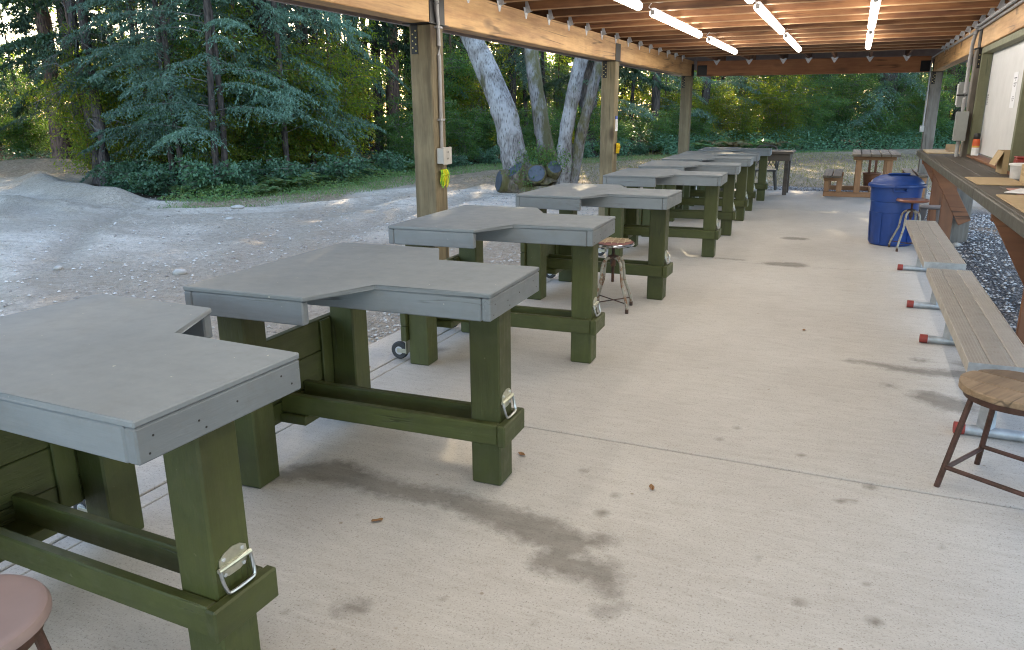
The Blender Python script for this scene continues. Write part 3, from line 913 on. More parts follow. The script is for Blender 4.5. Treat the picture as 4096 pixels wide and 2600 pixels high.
# ------------------------------------------------------------------ shooting benches
def make_bench():
    t = thing('shooting_bench', '', 'bench')
    TZ = .93
    HW, UW, UI, HT, UE = .575, .585, .725, .283, 1.235
    top = [(0, -HW), (UW, -HW), (UI, -HT), (UE, -HT), (UE, HT), (UI, HT), (UW, HW), (0, HW)]
    bm = NB(); prism(bm, top, TZ - .019, TZ, .004); obj('tabletop', bm, M['grey_top'], t)
    z0, z1 = TZ - .112, TZ - .0205
    aps = [((.001, .039, -HW + .001, HW - .001), 'y'), ((.041, UW - .004, -HW + .001, -HW + .039), 'x'), ((.041, UW - .004, HW - .039, HW - .001), 'x'),
           ((.041, UE - .041, -HT + .001, -HT + .039), 'x'), ((.041, UE - .041, HT - .039, HT - .001), 'x'), ((UE - .039, UE - .001, -HT + .001, HT - .001), 'y')]
    for d, a in aps:
        box_obj('apron_board', (*d, z0 + random.uniform(-.003, .003), z1), M['grey_' + a], t, .005)
    bm = NB()                                                       # nail heads and holes on the end board
    for yv, zv in ((-.25, .02), (-.235, .06), (-.1, .045), (-.08, .02), (.03, .05), (.2, .065), (.24, .03)):
        lathe(bm, [(.0032, 0), (.0032, .0008)], (0, 0), 6)
        for v in list(bm.verts)[-12:]:
            v.co = Vector((UE - .001 + v.co.z, yv + v.co.x, z0 + zv + v.co.y))
    o = obj('nail_holes', bm, M['black'], t); o['kind'] = 'stuff'
    # legs
    for v in (-.40, .40):
        lg = box_obj('leg', (.055, .195, v - .07, v + .07, 0, z0 - .004), M['green_z'], t, .007)
    rear = box_obj('leg', (1.04, 1.18, -.07, .07, 0, z0 - .004), M['green_z'], t, .007)
    # front planks
    for a, b2 in ((.16, .262), (.265, .42), (.423, .585)):
        box_obj('plank', (.012, .052, -.5, .5, a, b2), M['green_y'], t, .004)
    box_obj('cleat', (.0535, .068, .235, .32, .165, .58), M['green_z'], t, .004)
    box_obj('cleat', (.0535, .068, -.32, -.235, .165, .58), M['green_z'], t, .004)
    # stretcher rails and end block
    for s in (-1, 1):
        a, b2 = sorted((s * .072, s * .110))
        box_obj('stretcher', (.0535, 1.182, a, b2, .213, .308), M['green_x'], t, .005)
    box_obj('end_block', (1.1835, 1.222, -.122, .122, .211, .311), M['green_y'], t, .006)
    box_obj('foot_block', (.0535, .20, -.125, .125, .165, .2115), M['green_y'], t, .004)
    # casters ahead of the front legs
    for v in (-.40, .40):
        bm = NB()
        bx(bm, .004, .0115, v - .035, v + .035, .05, .15, .002)
        for s in (-1, 1):
            bx(bm, -.068, -.0, v + s * .0215 - .0015, v + s * .0215 + .0015, .052, .082, .001)
        c = obj('caster', bm, M['zinc'], t)
        bm = NB()
        lathe(bm, [(.030, -.014), (.052, -.016), (.060, -.010), (.060, .010), (.052, .016), (.030, .014)], (0, 0), 24)
        bmesh.ops.rotate(bm, verts=bm.verts, cent=(0, 0, 0), matrix=Matrix.Rotation(math.pi / 2, 3, 'X'))
        bmesh.ops.translate(bm, verts=bm.verts, vec=(-.055, v, .065))
        obj('tyre', bm, M['rubber'], c)
        bm = NB()
        lathe(bm, [(.028, -.017), (.028, .017)], (0, 0), 16)
        bmesh.ops.rotate(bm, verts=bm.verts, cent=(0, 0, 0), matrix=Matrix.Rotation(math.pi / 2, 3, 'X'))
        bmesh.ops.translate(bm, verts=bm.verts, vec=(-.055, v, .065))
        obj('hub', bm, M['galv'], c)
    # lifting handle on the rear leg
    bm = NB()
    pl = [(-.052, .392), (-.05, .418), (-.03, .432), (0, .438), (.03, .432), (.05, .418), (.052, .392), (.046, .365), (.02, .356), (-.02, .356), (-.046, .365)]
    vs = prism(bm, pl, 1.1805, 1.1835, 0)
    for v in vs:
        v.co = Vector((v.co.z, v.co.x, v.co.y))
    tube(bm, [(1.188, -.06, .392), (1.188, .06, .392)], .0075, 8)
    h = obj('handle_plate', bm, M['zinc'], t)
    bm = NB()
    tube(bm, smooth_path([(1.189, -.055, .392), (1.195, -.056, .365), (1.203, -.052, .334), (1.206, -.038, .322), (1.206, .038, .322), (1.203, .052, .334), (1.195, .056, .365), (1.189, .055, .392)], 4), .0055, 7)
    obj('handle', bm, M['bail'], h)
    bm = NB()
    for yv, zv in ((-.035, .415), (.035, .415), (-.035, .367), (.035, .367)):
        lathe(bm, [(.006, 0), (.006, .003), (.003, .004)], (0, 0), 8)
        for v in list(bm.verts)[-24:]:
            v.co = Vector((1.1835 + v.co.z, yv + v.co.x, zv + v.co.y))
    o = obj('screws', bm, M['galv'], h); o['kind'] = 'stuff'
    return t
B0 = make_bench()
BENCH = [(-2.66, 1.43, -1.5, 'olive shooting bench with grey top beside the pink stool, cut by the left edge'),
         (-2.46, 2.79, 2.2, 'olive shooting bench with grey top, second from the pink stool, above the long floor stain'),
         (-2.62, 4.56, 2.6, 'olive shooting bench with grey top, third in the row, just before the tan-topped rusty stool'),
         (-2.58, 6.53, -.5, 'olive shooting bench with grey top, fourth in the row, just beyond the rusty stool'),
         (-2.50, 8.70, 2.0, 'olive shooting bench with grey top, fifth in the row'),
         (-2.55, 10.30, 5.0, 'olive shooting bench with grey top, sixth in the row'),
         (-2.58, 11.86, 2.5, 'olive shooting bench with grey top, seventh in the row'),
         (-2.61, 13.10, 4.0, 'olive shooting bench with grey top, eighth in the row'),
         (-2.58, 14.70, 3.0, 'olive shooting bench with grey top, last in the row beside the dark table')]
for i, (x, y, d, lb) in enumerate(BENCH):
    o = B0 if i == 0 else copy_tree(B0)
    o.location = (x, y, .001)
    o.rotation_euler = (0, 0, math.radians(d))
    o['label'] = lb
    o['group'] = 'shooting benches in a row under the shelter'

# ------------------------------------------------------------------ stools
def screw_stool(name, label, loc, rz, seat_z, seat_r, foot_r, leg_m, style):
    t = thing(name, label, 'stool', loc, rz, None)
    hub = seat_z - .125
    for k in range(4):
        a = math.pi / 2 * k + math.pi / 4
        ca, sa = math.cos(a), math.sin(a)
        prof = [(.012, hub - .005), (.06, hub - .008), (.10, hub - .045), (.115, hub - .12), (.125, hub - .2), (.155, hub - .27), (foot_r - .012, .09), (foot_r, .045), (foot_r + .003, 0.0)]
        bm = NB()
        tube(bm, smooth_path([(r * ca, r * sa, z) for r, z in prof], 4), .0125, 8)
        lg = obj('leg', bm, leg_m, t)
        bm = NB(); lathe(bm, [(.0145, 0), (.0145, .035)], ((foot_r + .003) * ca, (foot_r + .003) * sa), 10)
        obj('foot_tip', bm, M['rust_dark'], lg)
    for a in (math.pi / 4, 3 * math.pi / 4):
        bm = NB()
        r = foot_r - .005
        tube(bm, [(-r * math.cos(a), -r * math.sin(a), .072 + .006 * (a > 1)), (r * math.cos(a), r * math.sin(a), .072 + .006 * (a > 1))], .005, 6)
        obj('cross_rod', bm, M['rust_dark'], t)
    bm = NB()
    lathe(bm, [(.022, hub - .075), (.024, hub - .01), (.045, hub - .002), (.045, hub + .012), (.014, hub + .02)], (0, 0), 16)
    obj('hub', bm, M['rust_dark'], t)
    bm = NB()
    prof = []
    z = hub - .21
    while z < seat_z - .025:
        prof += [(.0115, z), (.0145, z + .0035)]
        z += .007
    lathe(bm, prof, (0, 0), 10)
    obj('screw_spindle', bm, M['rust_dark'], t)
    if style == 'chrome':
        bm = NB()
        lathe(bm, [(.05, seat_z - .035), (seat_r - .02, seat_z - .03), (seat_r, seat_z - .018), (seat_r, seat_z - .006), (seat_r - .01, seat_z)], (0, 0), 40)
        s = obj('seat', bm, M['chrome'], t)
        bm = NB()
        lathe(bm, [(seat_r - .012, seat_z + .0006), (seat_r - .02, seat_z + .008), (.06, seat_z + .014), (.002, seat_z + .0145)], (0, 0), 36)
        obj('cushion', bm, M['cloth_seat'], s)
        rr = random.Random(5)
        for k in range(5):
            for ax in (0, 1):
                off = -.10 + .05 * k
                half = math.sqrt(max(0, (seat_r - .03) ** 2 - off * off))
                pts = []
                for q in range(7):
                    u = -half + 2 * half * q / 6
                    zz = seat_z + .0165 - .008 * (math.hypot(u, off) / seat_r) ** 4 + .001 * ax
                    wv = off + rr.uniform(-.006, .006)
                    pts.append((u, wv, zz) if ax == 0 else (wv, u, zz))
                bm = NB(); tube(bm, pts, .0042, 5)
                obj('webbing', bm, M['twine'], s)
    else:
        bm = NB()
        lathe(bm, [(.06, seat_z - .03), (seat_r - .03, seat_z - .026), (seat_r - .005, seat_z - .016), (seat_r, seat_z - .004), (seat_r - .012, seat_z + .008), (seat_r - .05, seat_z + .006), (.002, seat_z)], (0, 0), 40)
        obj('seat', bm, M['brown_seat'], t)
    return t
screw_stool('screw_stool', 'rusty screw stool with chrome rim and tan webbed red seat between two shooting benches', (-1.73, 6.02, 0), math.radians(8), .565, .175, .20, M['rust_light'], 'chrome')
screw_stool('screw_stool', 'rusty screw stool with shiny brown seat beside the blue bin', (.70, 10.02, 0), math.radians(14), .585, .178, .21, M['rust_light'], 'brown')

def pipe_stool(label, loc, rz, seat_z, seat_r, feet_r, seat_m, leg_m, seat_prof, planks=False):
    t = thing('pipe_stool', label, 'stool', loc, rz)
    top_r = seat_r - .045
    tops = []
    for k in range(4):
        a = math.pi / 2 * k + math.pi / 4
        ca, sa = math.cos(a), math.sin(a)
        bm = NB()
        tube(bm, [(top_r * ca, top_r * sa, seat_z - .045), (feet_r * ca, feet_r * sa, 0)], .0125, 9)
        obj('leg', bm, leg_m, t)
        tops.append((a, ca, sa))
    zz = .085
    f = 1 - zz / (seat_z - .045)
    r = top_r + (feet_r - top_r) * f
    for k in range(4):
        a, b2 = tops[k], tops[(k + 1) % 4]
        bm = NB()
        tube(bm, [(r * a[1], r * a[2], zz + .012 * (k % 2)), (r * b2[1], r * b2[2], zz + .012 * (k % 2))], .0105, 8)
        obj('rung', bm, leg_m, t)
    bm = NB(); lathe(bm, [(seat_r - .035, seat_z - .062), (seat_r - .02, seat_z - .058), (seat_r - .018, seat_z - .03), (.03, seat_z - .03)], (0, 0), 40); obj('seat_ring', bm, leg_m, t)
    if planks:
        for x0, x1 in ((-seat_r, -.07), (-.067, .075), (.078, seat_r)):
            pts_t = []
            xs = np.linspace(x0, x1, 9)
            def yy(x): return math.sqrt(max(1e-6, seat_r ** 2 - x * x))
            loop = [(x, yy(x)) for x in xs] + [(x, -yy(x)) for x in xs[::-1]]
            loop = [p for i, p in enumerate(loop) if i == 0 or math.dist(p, loop[i - 1]) > .003]
            if math.dist(loop[0], loop[-1]) < .003: loop.pop()
            bm = NB(); prism(bm, loop, seat_z - .0295, seat_z, .005)
            obj('seat_plank', bm, seat_m, t)
    else:
        bm = NB(); lathe(bm, seat_prof, (0, 0), 48); obj('seat', bm, seat_m, t)
    return t
pipe_stool('worn round wooden stool on rusty brown pipe legs, cut by the right edge', (.745, 3.58, 0), math.radians(59), .48, .225, .265, M['wood_seat'], M['rust_pipe'], None, True)
sr_ = .176
pipe_stool('faded pink round stool at the lower left corner', (-1.60, .76, 0), math.radians(30), .60, sr_, .22, M['pink_seat'], M['rust_pipe'],
           [(.02, .572), (sr_ - .012, .572), (sr_, .578), (sr_, .588), (sr_ - .006, .598), (sr_ - .02, .600), (sr_ - .035, .596), (.002, .594)])
t = thing('step_stool', 'low grey resin stool with flared legs beyond the aluminium benches', 'stool', (.99, 10.98, 0.0))
bm = NB(); bx(bm, -.15, .15, -.12, .12, .385, .42, .012); obj('seat', bm, M['step_grey'], t)
for sx in (-1, 1):
    for sy_ in (-1, 1):
        bm = NB()
        lo = [(sx * .10, sy_ * .10), (sx * .135, sy_ * .10), (sx * .135, sy_ * .135), (sx * .10, sy_ * .135)]
        hi = [(sx * .06, sy_ * .05), (sx * .13, sy_ * .05), (sx * .13, sy_ * .115), (sx * .06, sy_ * .115)]
        a = [bm.verts.new((p[0], p[1], 0)) for p in lo]
        b2 = [bm.verts.new((p[0], p[1], .384)) for p in hi]
        bm.faces.new(a[::-1]); bm.faces.new(b2)
        for i in range(4):
            bm.faces.new((a[i], a[(i + 1) % 4], b2[(i + 1) % 4], b2[i]))
        obj('leg', bm, M['step_grey'], t)

# ------------------------------------------------------------------ blue bin
t = thing('trash_can', 'blue plastic trash can with domed lid standing on the concrete', 'bin', (.535, 10.40, 0), math.radians(6))
bm = NB()
lathe(bm, [(.225, .0), (.24, .012), (.245, .03), (.262, .40), (.266, .405), (.268, .53), (.276, .535), (.285, .70), (.29, .705)], (0, 0), 56)
obj('body', bm, M['blue'], t)
for k in range(8):
    a = k * math.pi / 4
    bm = NB()
    lo, hi = [], []
    for q in range(6):
        th = a - .16 + .32 * q / 5
        lo.append([bm.verts.new((r * math.cos(th), r * math.sin(th), z)) for r, z in ((.2495, .035), (.268, .40))])
        hi.append([bm.verts.new((r * math.cos(th), r * math.sin(th), z)) for r, z in ((.2535, .035), (.272, .40))])
    for q in range(5):
        bm.faces.new((hi[q][0], hi[q + 1][0], hi[q + 1][1], hi[q][1]))
    for A in (lo, hi):
        pass
    for q in range(5):
        bm.faces.new((lo[q][1], lo[q + 1][1], hi[q + 1][1], hi[q][1]))
        bm.faces.new((lo[q][0], lo[q + 1][0], hi[q + 1][0], hi[q][0]))
    bm.faces.new((lo[0][0], lo[0][1], hi[0][1], hi[0][0])); bm.faces.new((lo[5][0], lo[5][1], hi[5][1], hi[5][0]))
    obj('rib_panel', bm, M['blue'], t)
bm = NB()
lathe(bm, [(.288, .695), (.315, .70), (.32, .715), (.315, .735), (.295, .745), (.285, .765), (.25, .80), (.20, .828), (.12, .843), (.002, .848)], (0, 0), 56, cap0=False)
lid = obj('lid', bm, M['blue'], t)
bm = NB(); bx(bm, -.12, .12, -.13, .07, .835, .858, .014, rot=Matrix.Rotation(math.radians(-8), 3, 'X')); obj('lid_plate', bm, M['blue'], lid)
for a in (-math.pi / 2, math.pi / 2):
    bm = NB()
    s = -1 if a < 0 else 1
    bx(bm, -.075, .075, min(s * .272, s * .325), max(s * .272, s * .325), .655, .672, .005)
    bx(bm, -.075, -.062, min(s * .272, s * .32), max(s * .272, s * .32), .6725, .70, .003)
    bx(bm, .062, .075, min(s * .272, s * .32), max(s * .272, s * .32), .6725, .70, .003)
    obj('handle', bm, M['blue'], t)
    bm = NB(); bx(bm, -.08, .08, min(s * .285, s * .337), max(s * .285, s * .337), .712, .728, .005); obj('lid_latch', bm, M['blue'], lid)

# ------------------------------------------------------------------ aluminium benches
def alu_bench(label, y0, y1, feet):
    t = thing('aluminium_bench', label, 'bench', (.615, y0, 0), 0, 'aluminium benches beside the counter')
    L = y1 - y0
    W = .285
    g = [(0, .088), (.0915, .193), (.1965, W)]
    for a, b2 in g:
        bm = NB(); bx(bm, a, b2, .004, L - .004, .395, .43, .003)
        p = obj('plank', bm, M['alu'], t)
        bm = NB()
        for k in range(1, 6):
            xx = a + (b2 - a) * k / 6
            bx(bm, xx - .0022, xx + .0022, .006, L - .006, .4303, .4314, 0)
        o = obj('tread_rib', bm, M['alu'], p); o['kind'] = 'stuff'
    for yy in (0.0, L - .003):
        box_obj('end_cap', (-.004, W + .004, yy, yy + .003, .378, .4325), M['galv_dull'], t, 0)
    for xx in (-.0045, W + .0005):
        box_obj('side_rail', (xx, xx + .004, .0035, L - .0035, .375, .4318), M['alu'], t, .001)
    for f, dx in feet:
        fy = f - y0
        bm = NB(); tube(bm, [(-.04 + dx, fy, .03), (.40 + dx, fy, .03)], .027, 16); ft = obj('foot_pipe', bm, M['galv_dull'], t)
        for a, b2 in ((-.068 + dx, -.02 + dx), (.38 + dx, .428 + dx)):
            bm = NB(); tube(bm, [(a, fy, .031), (b2, fy, .031)], .0305, 16); obj('foot_cap', bm, M['red'], ft)
        bm = NB(); tube(bm, [(.14, fy, .05), (.14, fy, .375)], [.042, .03], 4); obj('pedestal', bm, M['galv_dull'], t)
        box_obj('bracket', (.02, .26, fy - .03, fy + .03, .372, .394), M['galv_dull'], t, .002)
alu_bench('long aluminium plank bench nearer the blue bin', 6.76, 9.36, ((8.66, 0), (6.98, 0)))
alu_bench('long aluminium plank bench nearer the round wooden stool', 4.03, 6.50, ((5.90, .025), (4.20, .07)))

# ------------------------------------------------------------------ counter along the right side
t = thing('counter', 'long dark plank counter on brown timber brackets along the wall panels', 'counter')
CZ = 1.07
for x0, x1 in ((.825, .978), (.981, 1.133), (1.136, 1.288)):
    for y0, y1 in ((2.2, 6.118), (6.122, 11.76)):
        box_obj('board', (x0, x1, y0, y1, CZ - .03, CZ), M['counter'], t, .003)
for y0, y1 in ((2.2, 6.118), (6.122, 11.76)):
    box_obj('edge_board', (.79, .8235, y0, y1, CZ - .072, CZ + .002), M['counter_edge'], t, .006)
box_obj('edge_board', (.825, 1.288, 11.762, 11.79, CZ - .07, CZ), M['counter_edge'], t, .005)
for y, dx in ((2.6, 0), (5.72, 0), (10.18, .0), (11.60, 0)):
    box_obj('arm', (.86, 1.33, y - .02, y + .02, CZ - .17, CZ - .032), M['brown_x'], t, .004)
    bm = NB()                                                        # diagonal brace
    x1, z1, x2, z2 = .86, CZ - .06, 1.22, .36
    d = Vector((x2 - x1, 0, z2 - z1)); L = d.length
    ang_b = math.atan2(-(z2 - z1), x2 - x1)
    bx(bm, 0, L, -.019, .019, -.07, .07, .004)
    bmesh.ops.rotate(bm, verts=bm.verts, cent=(0, 0, 0), matrix=Matrix.Rotation(ang_b, 3, 'Y'))
    bmesh.ops.translate(bm, verts=bm.verts, vec=(x1 + .05, y - .041, z1 - .03))
    obj('brace', bm, M['brown_x'], t)
for y, zb in ((5.25, -.1), (10.20, -.05), (11.60, -.1)):
    box_obj('upright', (1.005, 1.145, y - .075, y - .04, zb, CZ - .18), M['brown_z'], t, .005)
box_obj('upright', (1.20, 1.30, 11.62, 11.70, -.1, CZ - .18), M['brown_z'], t, .005)

# wall panels above the counter
t = thing('panel_wall', 'white shutter panels in an olive frame above the dark counter', 'wall')
box_obj('header', (1.20, 1.298, -.3, 10.258, 2.185, 2.247), M['trim_green'], t, .003)
for y in (10.17, 7.50, 4.9, 2.3, -.2):
    box_obj('jamb', (1.20, 1.298, y, y + .085, 1.10, 2.183), M['trim_green'], t, .004)
ys_ = [10.16, 7.595, 7.49, 4.995, 4.89, 2.395, 2.29, -.105]
for k in range(0, 8, 2):
    box_obj('panel', (1.302, 1.322, ys_[k + 1], ys_[k], 1.12, 2.21), M['white_panel'], t, .002)
box_obj('sill', (1.20, 1.33, -.3, 10.25, 1.0715, 1.098), M['brown_y'], t, .003)
def marks(name, rows_, parent, mat, x=1.3012):
    bm = NB()
    for y0, y1, z0, z1 in rows_:
        bx(bm, x - .0004, x, y0, y1, z0, z1, 0)
    return obj(name, bm, mat, parent)
# sideways lettering on the panel
rows_ = []
rr = random.Random(3)
zz = 1.75
for h in (.018, .012, .008, .008, .01, .006):
    rows_.append((10.02, 10.125, zz - .004, zz))
    rows_.append((10.02 + rr.uniform(0, .03), 10.06, zz - h * .6 - .004, zz - .005))
    rows_.append((10.08, 10.125 - rr.uniform(0, .02), zz - h - .004, zz - .006))
    zz -= h + .009
lt = marks('lettering', rows_, t, M['ink']); lt['kind'] = 'stuff'
pn = thing('paper_notice', 'tall narrow white paper strip with sideways marks taped to the white panel', 'notice')
bm = NB(); bx(bm, 1.2992, 1.3006, 8.42, 8.64, 1.605, 1.92, 0); obj('sheet', bm, M['paper'], pn)
o = marks('print', [(8.46, 8.59, 1.865, 1.875), (8.515, 8.535, 1.845, 1.855), (8.45, 8.59, 1.82, 1.828), (8.48, 8.58, 1.803, 1.81), (8.50, 8.56, 1.79, 1.796),
                    (8.48, 8.56, 1.70, 1.706), (8.46, 8.58, 1.682, 1.688), (8.48, 8.55, 1.665, 1.671)], pn, M['ink'], 1.2990)
o['kind'] = 'stuff'

# electrical boxes and conduits
t = thing('electrical_box', 'grey electrical enclosure on the post above the far end of the counter', 'electrical box')
box_obj('enclosure', (1.03, 1.148, 10.12, 10.24, 1.255, 1.565), M['elec'], t, .004)
box_obj('cover', (1.025, 1.15, 10.11, 10.1185, 1.25, 1.572), M['elec'], t, .003)
bm = NB(); tube(bm, [(1.09, 10.18, 1.0725), (1.09, 10.18, 1.254)], .02, 10); obj('stub_pipe', bm, M['conduit'], t)
t = thing('meter_cabinet', 'grey meter cabinet with pale edge behind the conduit', 'electrical box')
box_obj('cabinet', (1.06, 1.16, 10.52, 10.62, 1.62, 1.90), M['elec'], t, .004)
box_obj('door', (1.045, 1.058, 10.525, 10.60, 1.64, 1.88), M['white_panel'], t, .003)
box_obj('clamp', (1.04, 1.15, 10.50, 10.518, 1.745, 1.762), M['black'], t, .002)
bm = NB()
tube(bm, smooth_path([(1.155, -1, 2.50), (1.155, 4, 2.50), (1.155, 10.1, 2.50), (1.14, 10.33, 2.46), (1.11, 10.34, 2.30), (1.09, 10.19, 1.9), (1.09, 10.18, 1.573)], 6), .019, 10)
tag(obj('conduit', bm, M['conduit']), 'grey conduit running down the post into the electrical box', 'conduit')
bm = NB()
tube(bm, smooth_path([(1.16, -1, 2.455), (1.16, 4, 2.455), (1.16, 10.3, 2.455), (1.155, 12.5, 2.47), (1.15, 15.9, 2.50), (1.135, 16.15, 2.42), (1.135, 16.185, 2.2), (1.13, 16.185, 1.31)], 6), .014, 8)
tag(obj('conduit', bm, M['conduit']), 'grey conduit along the beam to the far corner post', 'conduit')
tag(box_obj('switch_box', (1.085, 1.153, 16.14, 16.26, 1.20, 1.31), M['outlet'], None, .004), 'small pale switch box on the far corner post', 'switch box')
t = thing('outlet_box', 'pale grey outlet box on the near tan post under its conduit', 'outlet')
box_obj('box', (-2.984, -2.925, 5.335, 5.455, 1.215, 1.335), M['outlet'], t, .004)
bm = NB(); bx(bm, -2.9245, -2.917, 5.327, 5.463, 1.208, 1.342, .003); cv = obj('cover', bm, M['outlet'], t)
for z in (1.305, 1.255):
    bm = NB()
    bx(bm, -2.9168, -2.9162, 5.38, 5.386, z - .008, z + .006, 0); bx(bm, -2.9168, -2.9162, 5.402, 5.408, z - .008, z + .006, 0)
    obj('socket_slots', bm, M['black'], cv)['kind'] = 'stuff'
bm = NB()
tube(bm, smooth_path([(-2.960, 5.37, 2.52), (-2.960, 5.37, 2.44), (-2.960, 5.37, 2.36), (-2.965, 5.385, 2.28), (-2.970, 5.40, 2.2), (-2.970, 5.40, 1.8), (-2.970, 5.395, 1.336)], 6), .014, 10)
tube(bm, [(-2.960, 5.37, 2.44), (-2.960, 5.37, 2.395)], .019, 10)
for z in (2.225, 1.55):
    bx(bm, -2.9865, -2.952, 5.365, 5.435, z - .008, z + .008, .002)
tag(obj('conduit', bm, M['conduit']), 'thin grey conduit down the near tan post to the outlet box', 'conduit')
def tassel(label, x, y, z, mats, n=46):
    t = thing('cord_tassel', label, 'tassel', (x, y, z))
    rr = random.Random(int(z * 1000))
    for mi, mname in enumerate(mats):
        bm = NB()
        for k in range(n // len(mats)):
            a = rr.uniform(-1, 1); L = rr.uniform(.07, .13)
            o1, o2 = a * .045 + rr.uniform(-.008, .008), a * .052
            d = rr.uniform(.004, .04)
            tube(bm, smooth_path([(.004, o1 * .4, 0), (.012 + d * .5, o1, .012), (.01 + d, o2, -.03), (.008 + d * .8, o2 * 1.02 + rr.uniform(-.008, .008), -L)], 3), .0028, 4)
        obj('cords', bm, M[mname], t)['kind'] = 'stuff'
tassel('bunch of yellow and green cords hanging below the outlet box', -2.984, 5.41, 1.155, ('tassel_y', 'tassel_g', 'tassel_y'))
tassel('bunch of amber and yellow cords on the cracked post', -2.984, 10.36, 1.17, ('tassel_o', 'tassel_o', 'tassel_y'))
t = thing('notice_pad', 'white notice sheets with a blue heading on the cracked post', 'notice')
bm = NB(); bx(bm, -2.9845, -2.975, 10.29, 10.39, 1.345, 1.50, .002); obj('sheet', bm, M['paper'], t)
bm = NB(); bx(bm, -2.9845, -2.9752, 10.29, 10.39, 1.5005, 1.545, .002); obj('heading', bm, M['ink_blue'], t)
bm = NB()
for k in range(9):
    bx(bm, -2.9748, -2.9744, 10.30, 10.37 + .01 * (k % 2), 1.485 - k * .014, 1.488 - k * .014, 0)
obj('print', bm, M['conduit'], t)['kind'] = 'stuff'

# things on the counter
def flat_card(label, x0, x1, y0, y1, th=.006, z=CZ + .001, rz=0):
    t = thing('cardboard_sheet', label, 'cardboard', ((x0 + x1) / 2, (y0 + y1) / 2, z), math.radians(rz), 'flat cardboard sheets on the counter')
    hx, hy = (x1 - x0) / 2, (y1 - y0) / 2
    bm = NB(); prism(bm, [(-hx + .02, -hy), (hx, -hy), (hx, hy), (-hx + .02, hy), (-hx, hy - .02), (-hx, -hy + .03)], 0, th, .001)
    obj('sheet', bm, M['card'], t)
flat_card('flat cardboard sheet at the far end of the counter', .85, 1.27, 10.85, 11.72, .012, rz=-1)
flat_card('flat cardboard sheet beside the plastic tub', .845, 1.16, 6.42, 7.10, rz=1)
flat_card('flat cardboard sheet nearest, below the white sheet', .855, 1.25, 4.6, 5.66, .008)
t = thing('cardboard_tray', 'low open brown cardboard tray at the far corner of the counter', 'box', (1.18, 11.30, CZ + .0155))
for d in ((-.08, .10, -.22, .22, .0, .004), (.0965, .10, -.22, .22, .0045, .075), (-.08, .0955, .216, .22, .0045, .075), (-.08, .0955, -.22, -.216, .0045, .075)):
    box_obj('side', d, M['card_dark'], t, 0)
def open_box(label, loc, rz, w_, d_, h_, mats, flaps=True):
    t = thing('cardboard_box', label, 'box', loc, math.radians(rz))
    x, y = w_ / 2, d_ / 2
    box_obj('bottom', (-x, x, -y, y, 0, .004), mats, t, 0)
    for d in ((-x, -x + .004, -y, y, .0045, h_), (x - .004, x, -y, y, .0045, h_), (-x + .0045, x - .0045, -y, -y + .004, .0045, h_), (-x + .0045, x - .0045, y - .004, y, .0045, h_)):
        box_obj('side', d, mats, t, 0)
    if flaps:
        bm = NB(); bx(bm, -x - .006, -x - .002, -y, y, h_ - .13, h_ - .001, 0, rot=Matrix.Rotation(math.radians(24), 3, 'Y'), pivot=(-x, 0, h_)); obj('flap', bm, mats, t)
        bm = NB(); bx(bm, -x, x, y + .002, y + .006, h_ - .12, h_ - .001, 0, rot=Matrix.Rotation(math.radians(-15), 3, 'X'), pivot=(0, y, h_)); obj('flap', bm, mats, t)
    return t
open_box('open brown cardboard box with a folded flap behind the plastic tub', (1.225, 7.72, CZ + .001), 0, .13, .30, .185, M['card'])
tb = open_box('tan cardboard carton with dark print next to the plastic tub', (1.215, 6.60, CZ + .008), -3, .13, .30, .125, M['card'], False)
bm = NB()
for k in range(5):
    bx(bm, -.0654, -.0651, -.13 + .05 * k, -.10 + .05 * k, .05, .07, 0); bx(bm, -.0654, -.0651, -.13 + .05 * k, -.105 + .05 * k, .085, .105, 0)
obj('print', bm, M['card_dark'], tb)['kind'] = 'stuff'
t = thing('plastic_tub', 'cloudy plastic tub with a white lid on the counter', 'tub', (1.20, 7.05, CZ + .001))
bm = NB(); lathe(bm, [(.055, 0), (.060, .004), (.068, .105)], (0, 0), 28); obj('body', bm, M['tub'], t)
bm = NB(); lathe(bm, [(.069, .104), (.078, .106), (.078, .118), (.066, .121), (.002, .122)], (0, 0), 28); ld = obj('lid', bm, M['tub_lid'], t)
bm = NB(); bx(bm, .03, .098, -.03, .03, .1225, .128, .003); obj('lid_tab', bm, M['tub_lid'], ld)
t = thing('red_case', 'small red case peeking above the cardboard boxes', 'case', (1.245, 7.40, CZ + .001))
bm = NB(); bx(bm, -.03, .03, -.07, .07, 0, .14, .01); obj('body', bm, M['red'], t)
bm = NB(); bx(bm, -.032, .032, -.072, .072, .1405, .155, .006); obj('lid', bm, M['red'], t)
t = thing('white_tray', 'white plastic sheet with a rounded corner on the counter', 'tray', (1.075, 5.86, CZ + .012), math.radians(-14))
bm = NB(); prism(bm, [(-.13, -.16), (.13, -.2), (.13, .14), (-.04, .17), (-.07, .165)], 0, .006, .002); obj('sheet', bm, M['tub_lid'], t)
tag(box_obj('pink_strip', (.985, 1.10, 5.70, 6.14, CZ + .001, CZ + .008), M['pink_strip'], None, .001), 'thin pink strip lying under the white sheet', 'strip')
t = thing('spray_can', 'orange and white can with a black cap on the sill before the white panel', 'can', (1.25, 10.02, 1.0985))
bm = NB(); lathe(bm, [(.034, 0), (.037, .004), (.037, .085)], (0, 0), 24); obj('body', bm, M['tub_lid'], t)
bm = NB(); lathe(bm, [(.0374, .0855), (.0374, .15), (.036, .17), (.03, .178)], (0, 0), 24); obj('label_band', bm, M['orange'], t)
bm = NB(); lathe(bm, [(.0378, .087), (.0378, .105)], (0, 0), 24); obj('stripe', bm, M['yellow_label'], t)
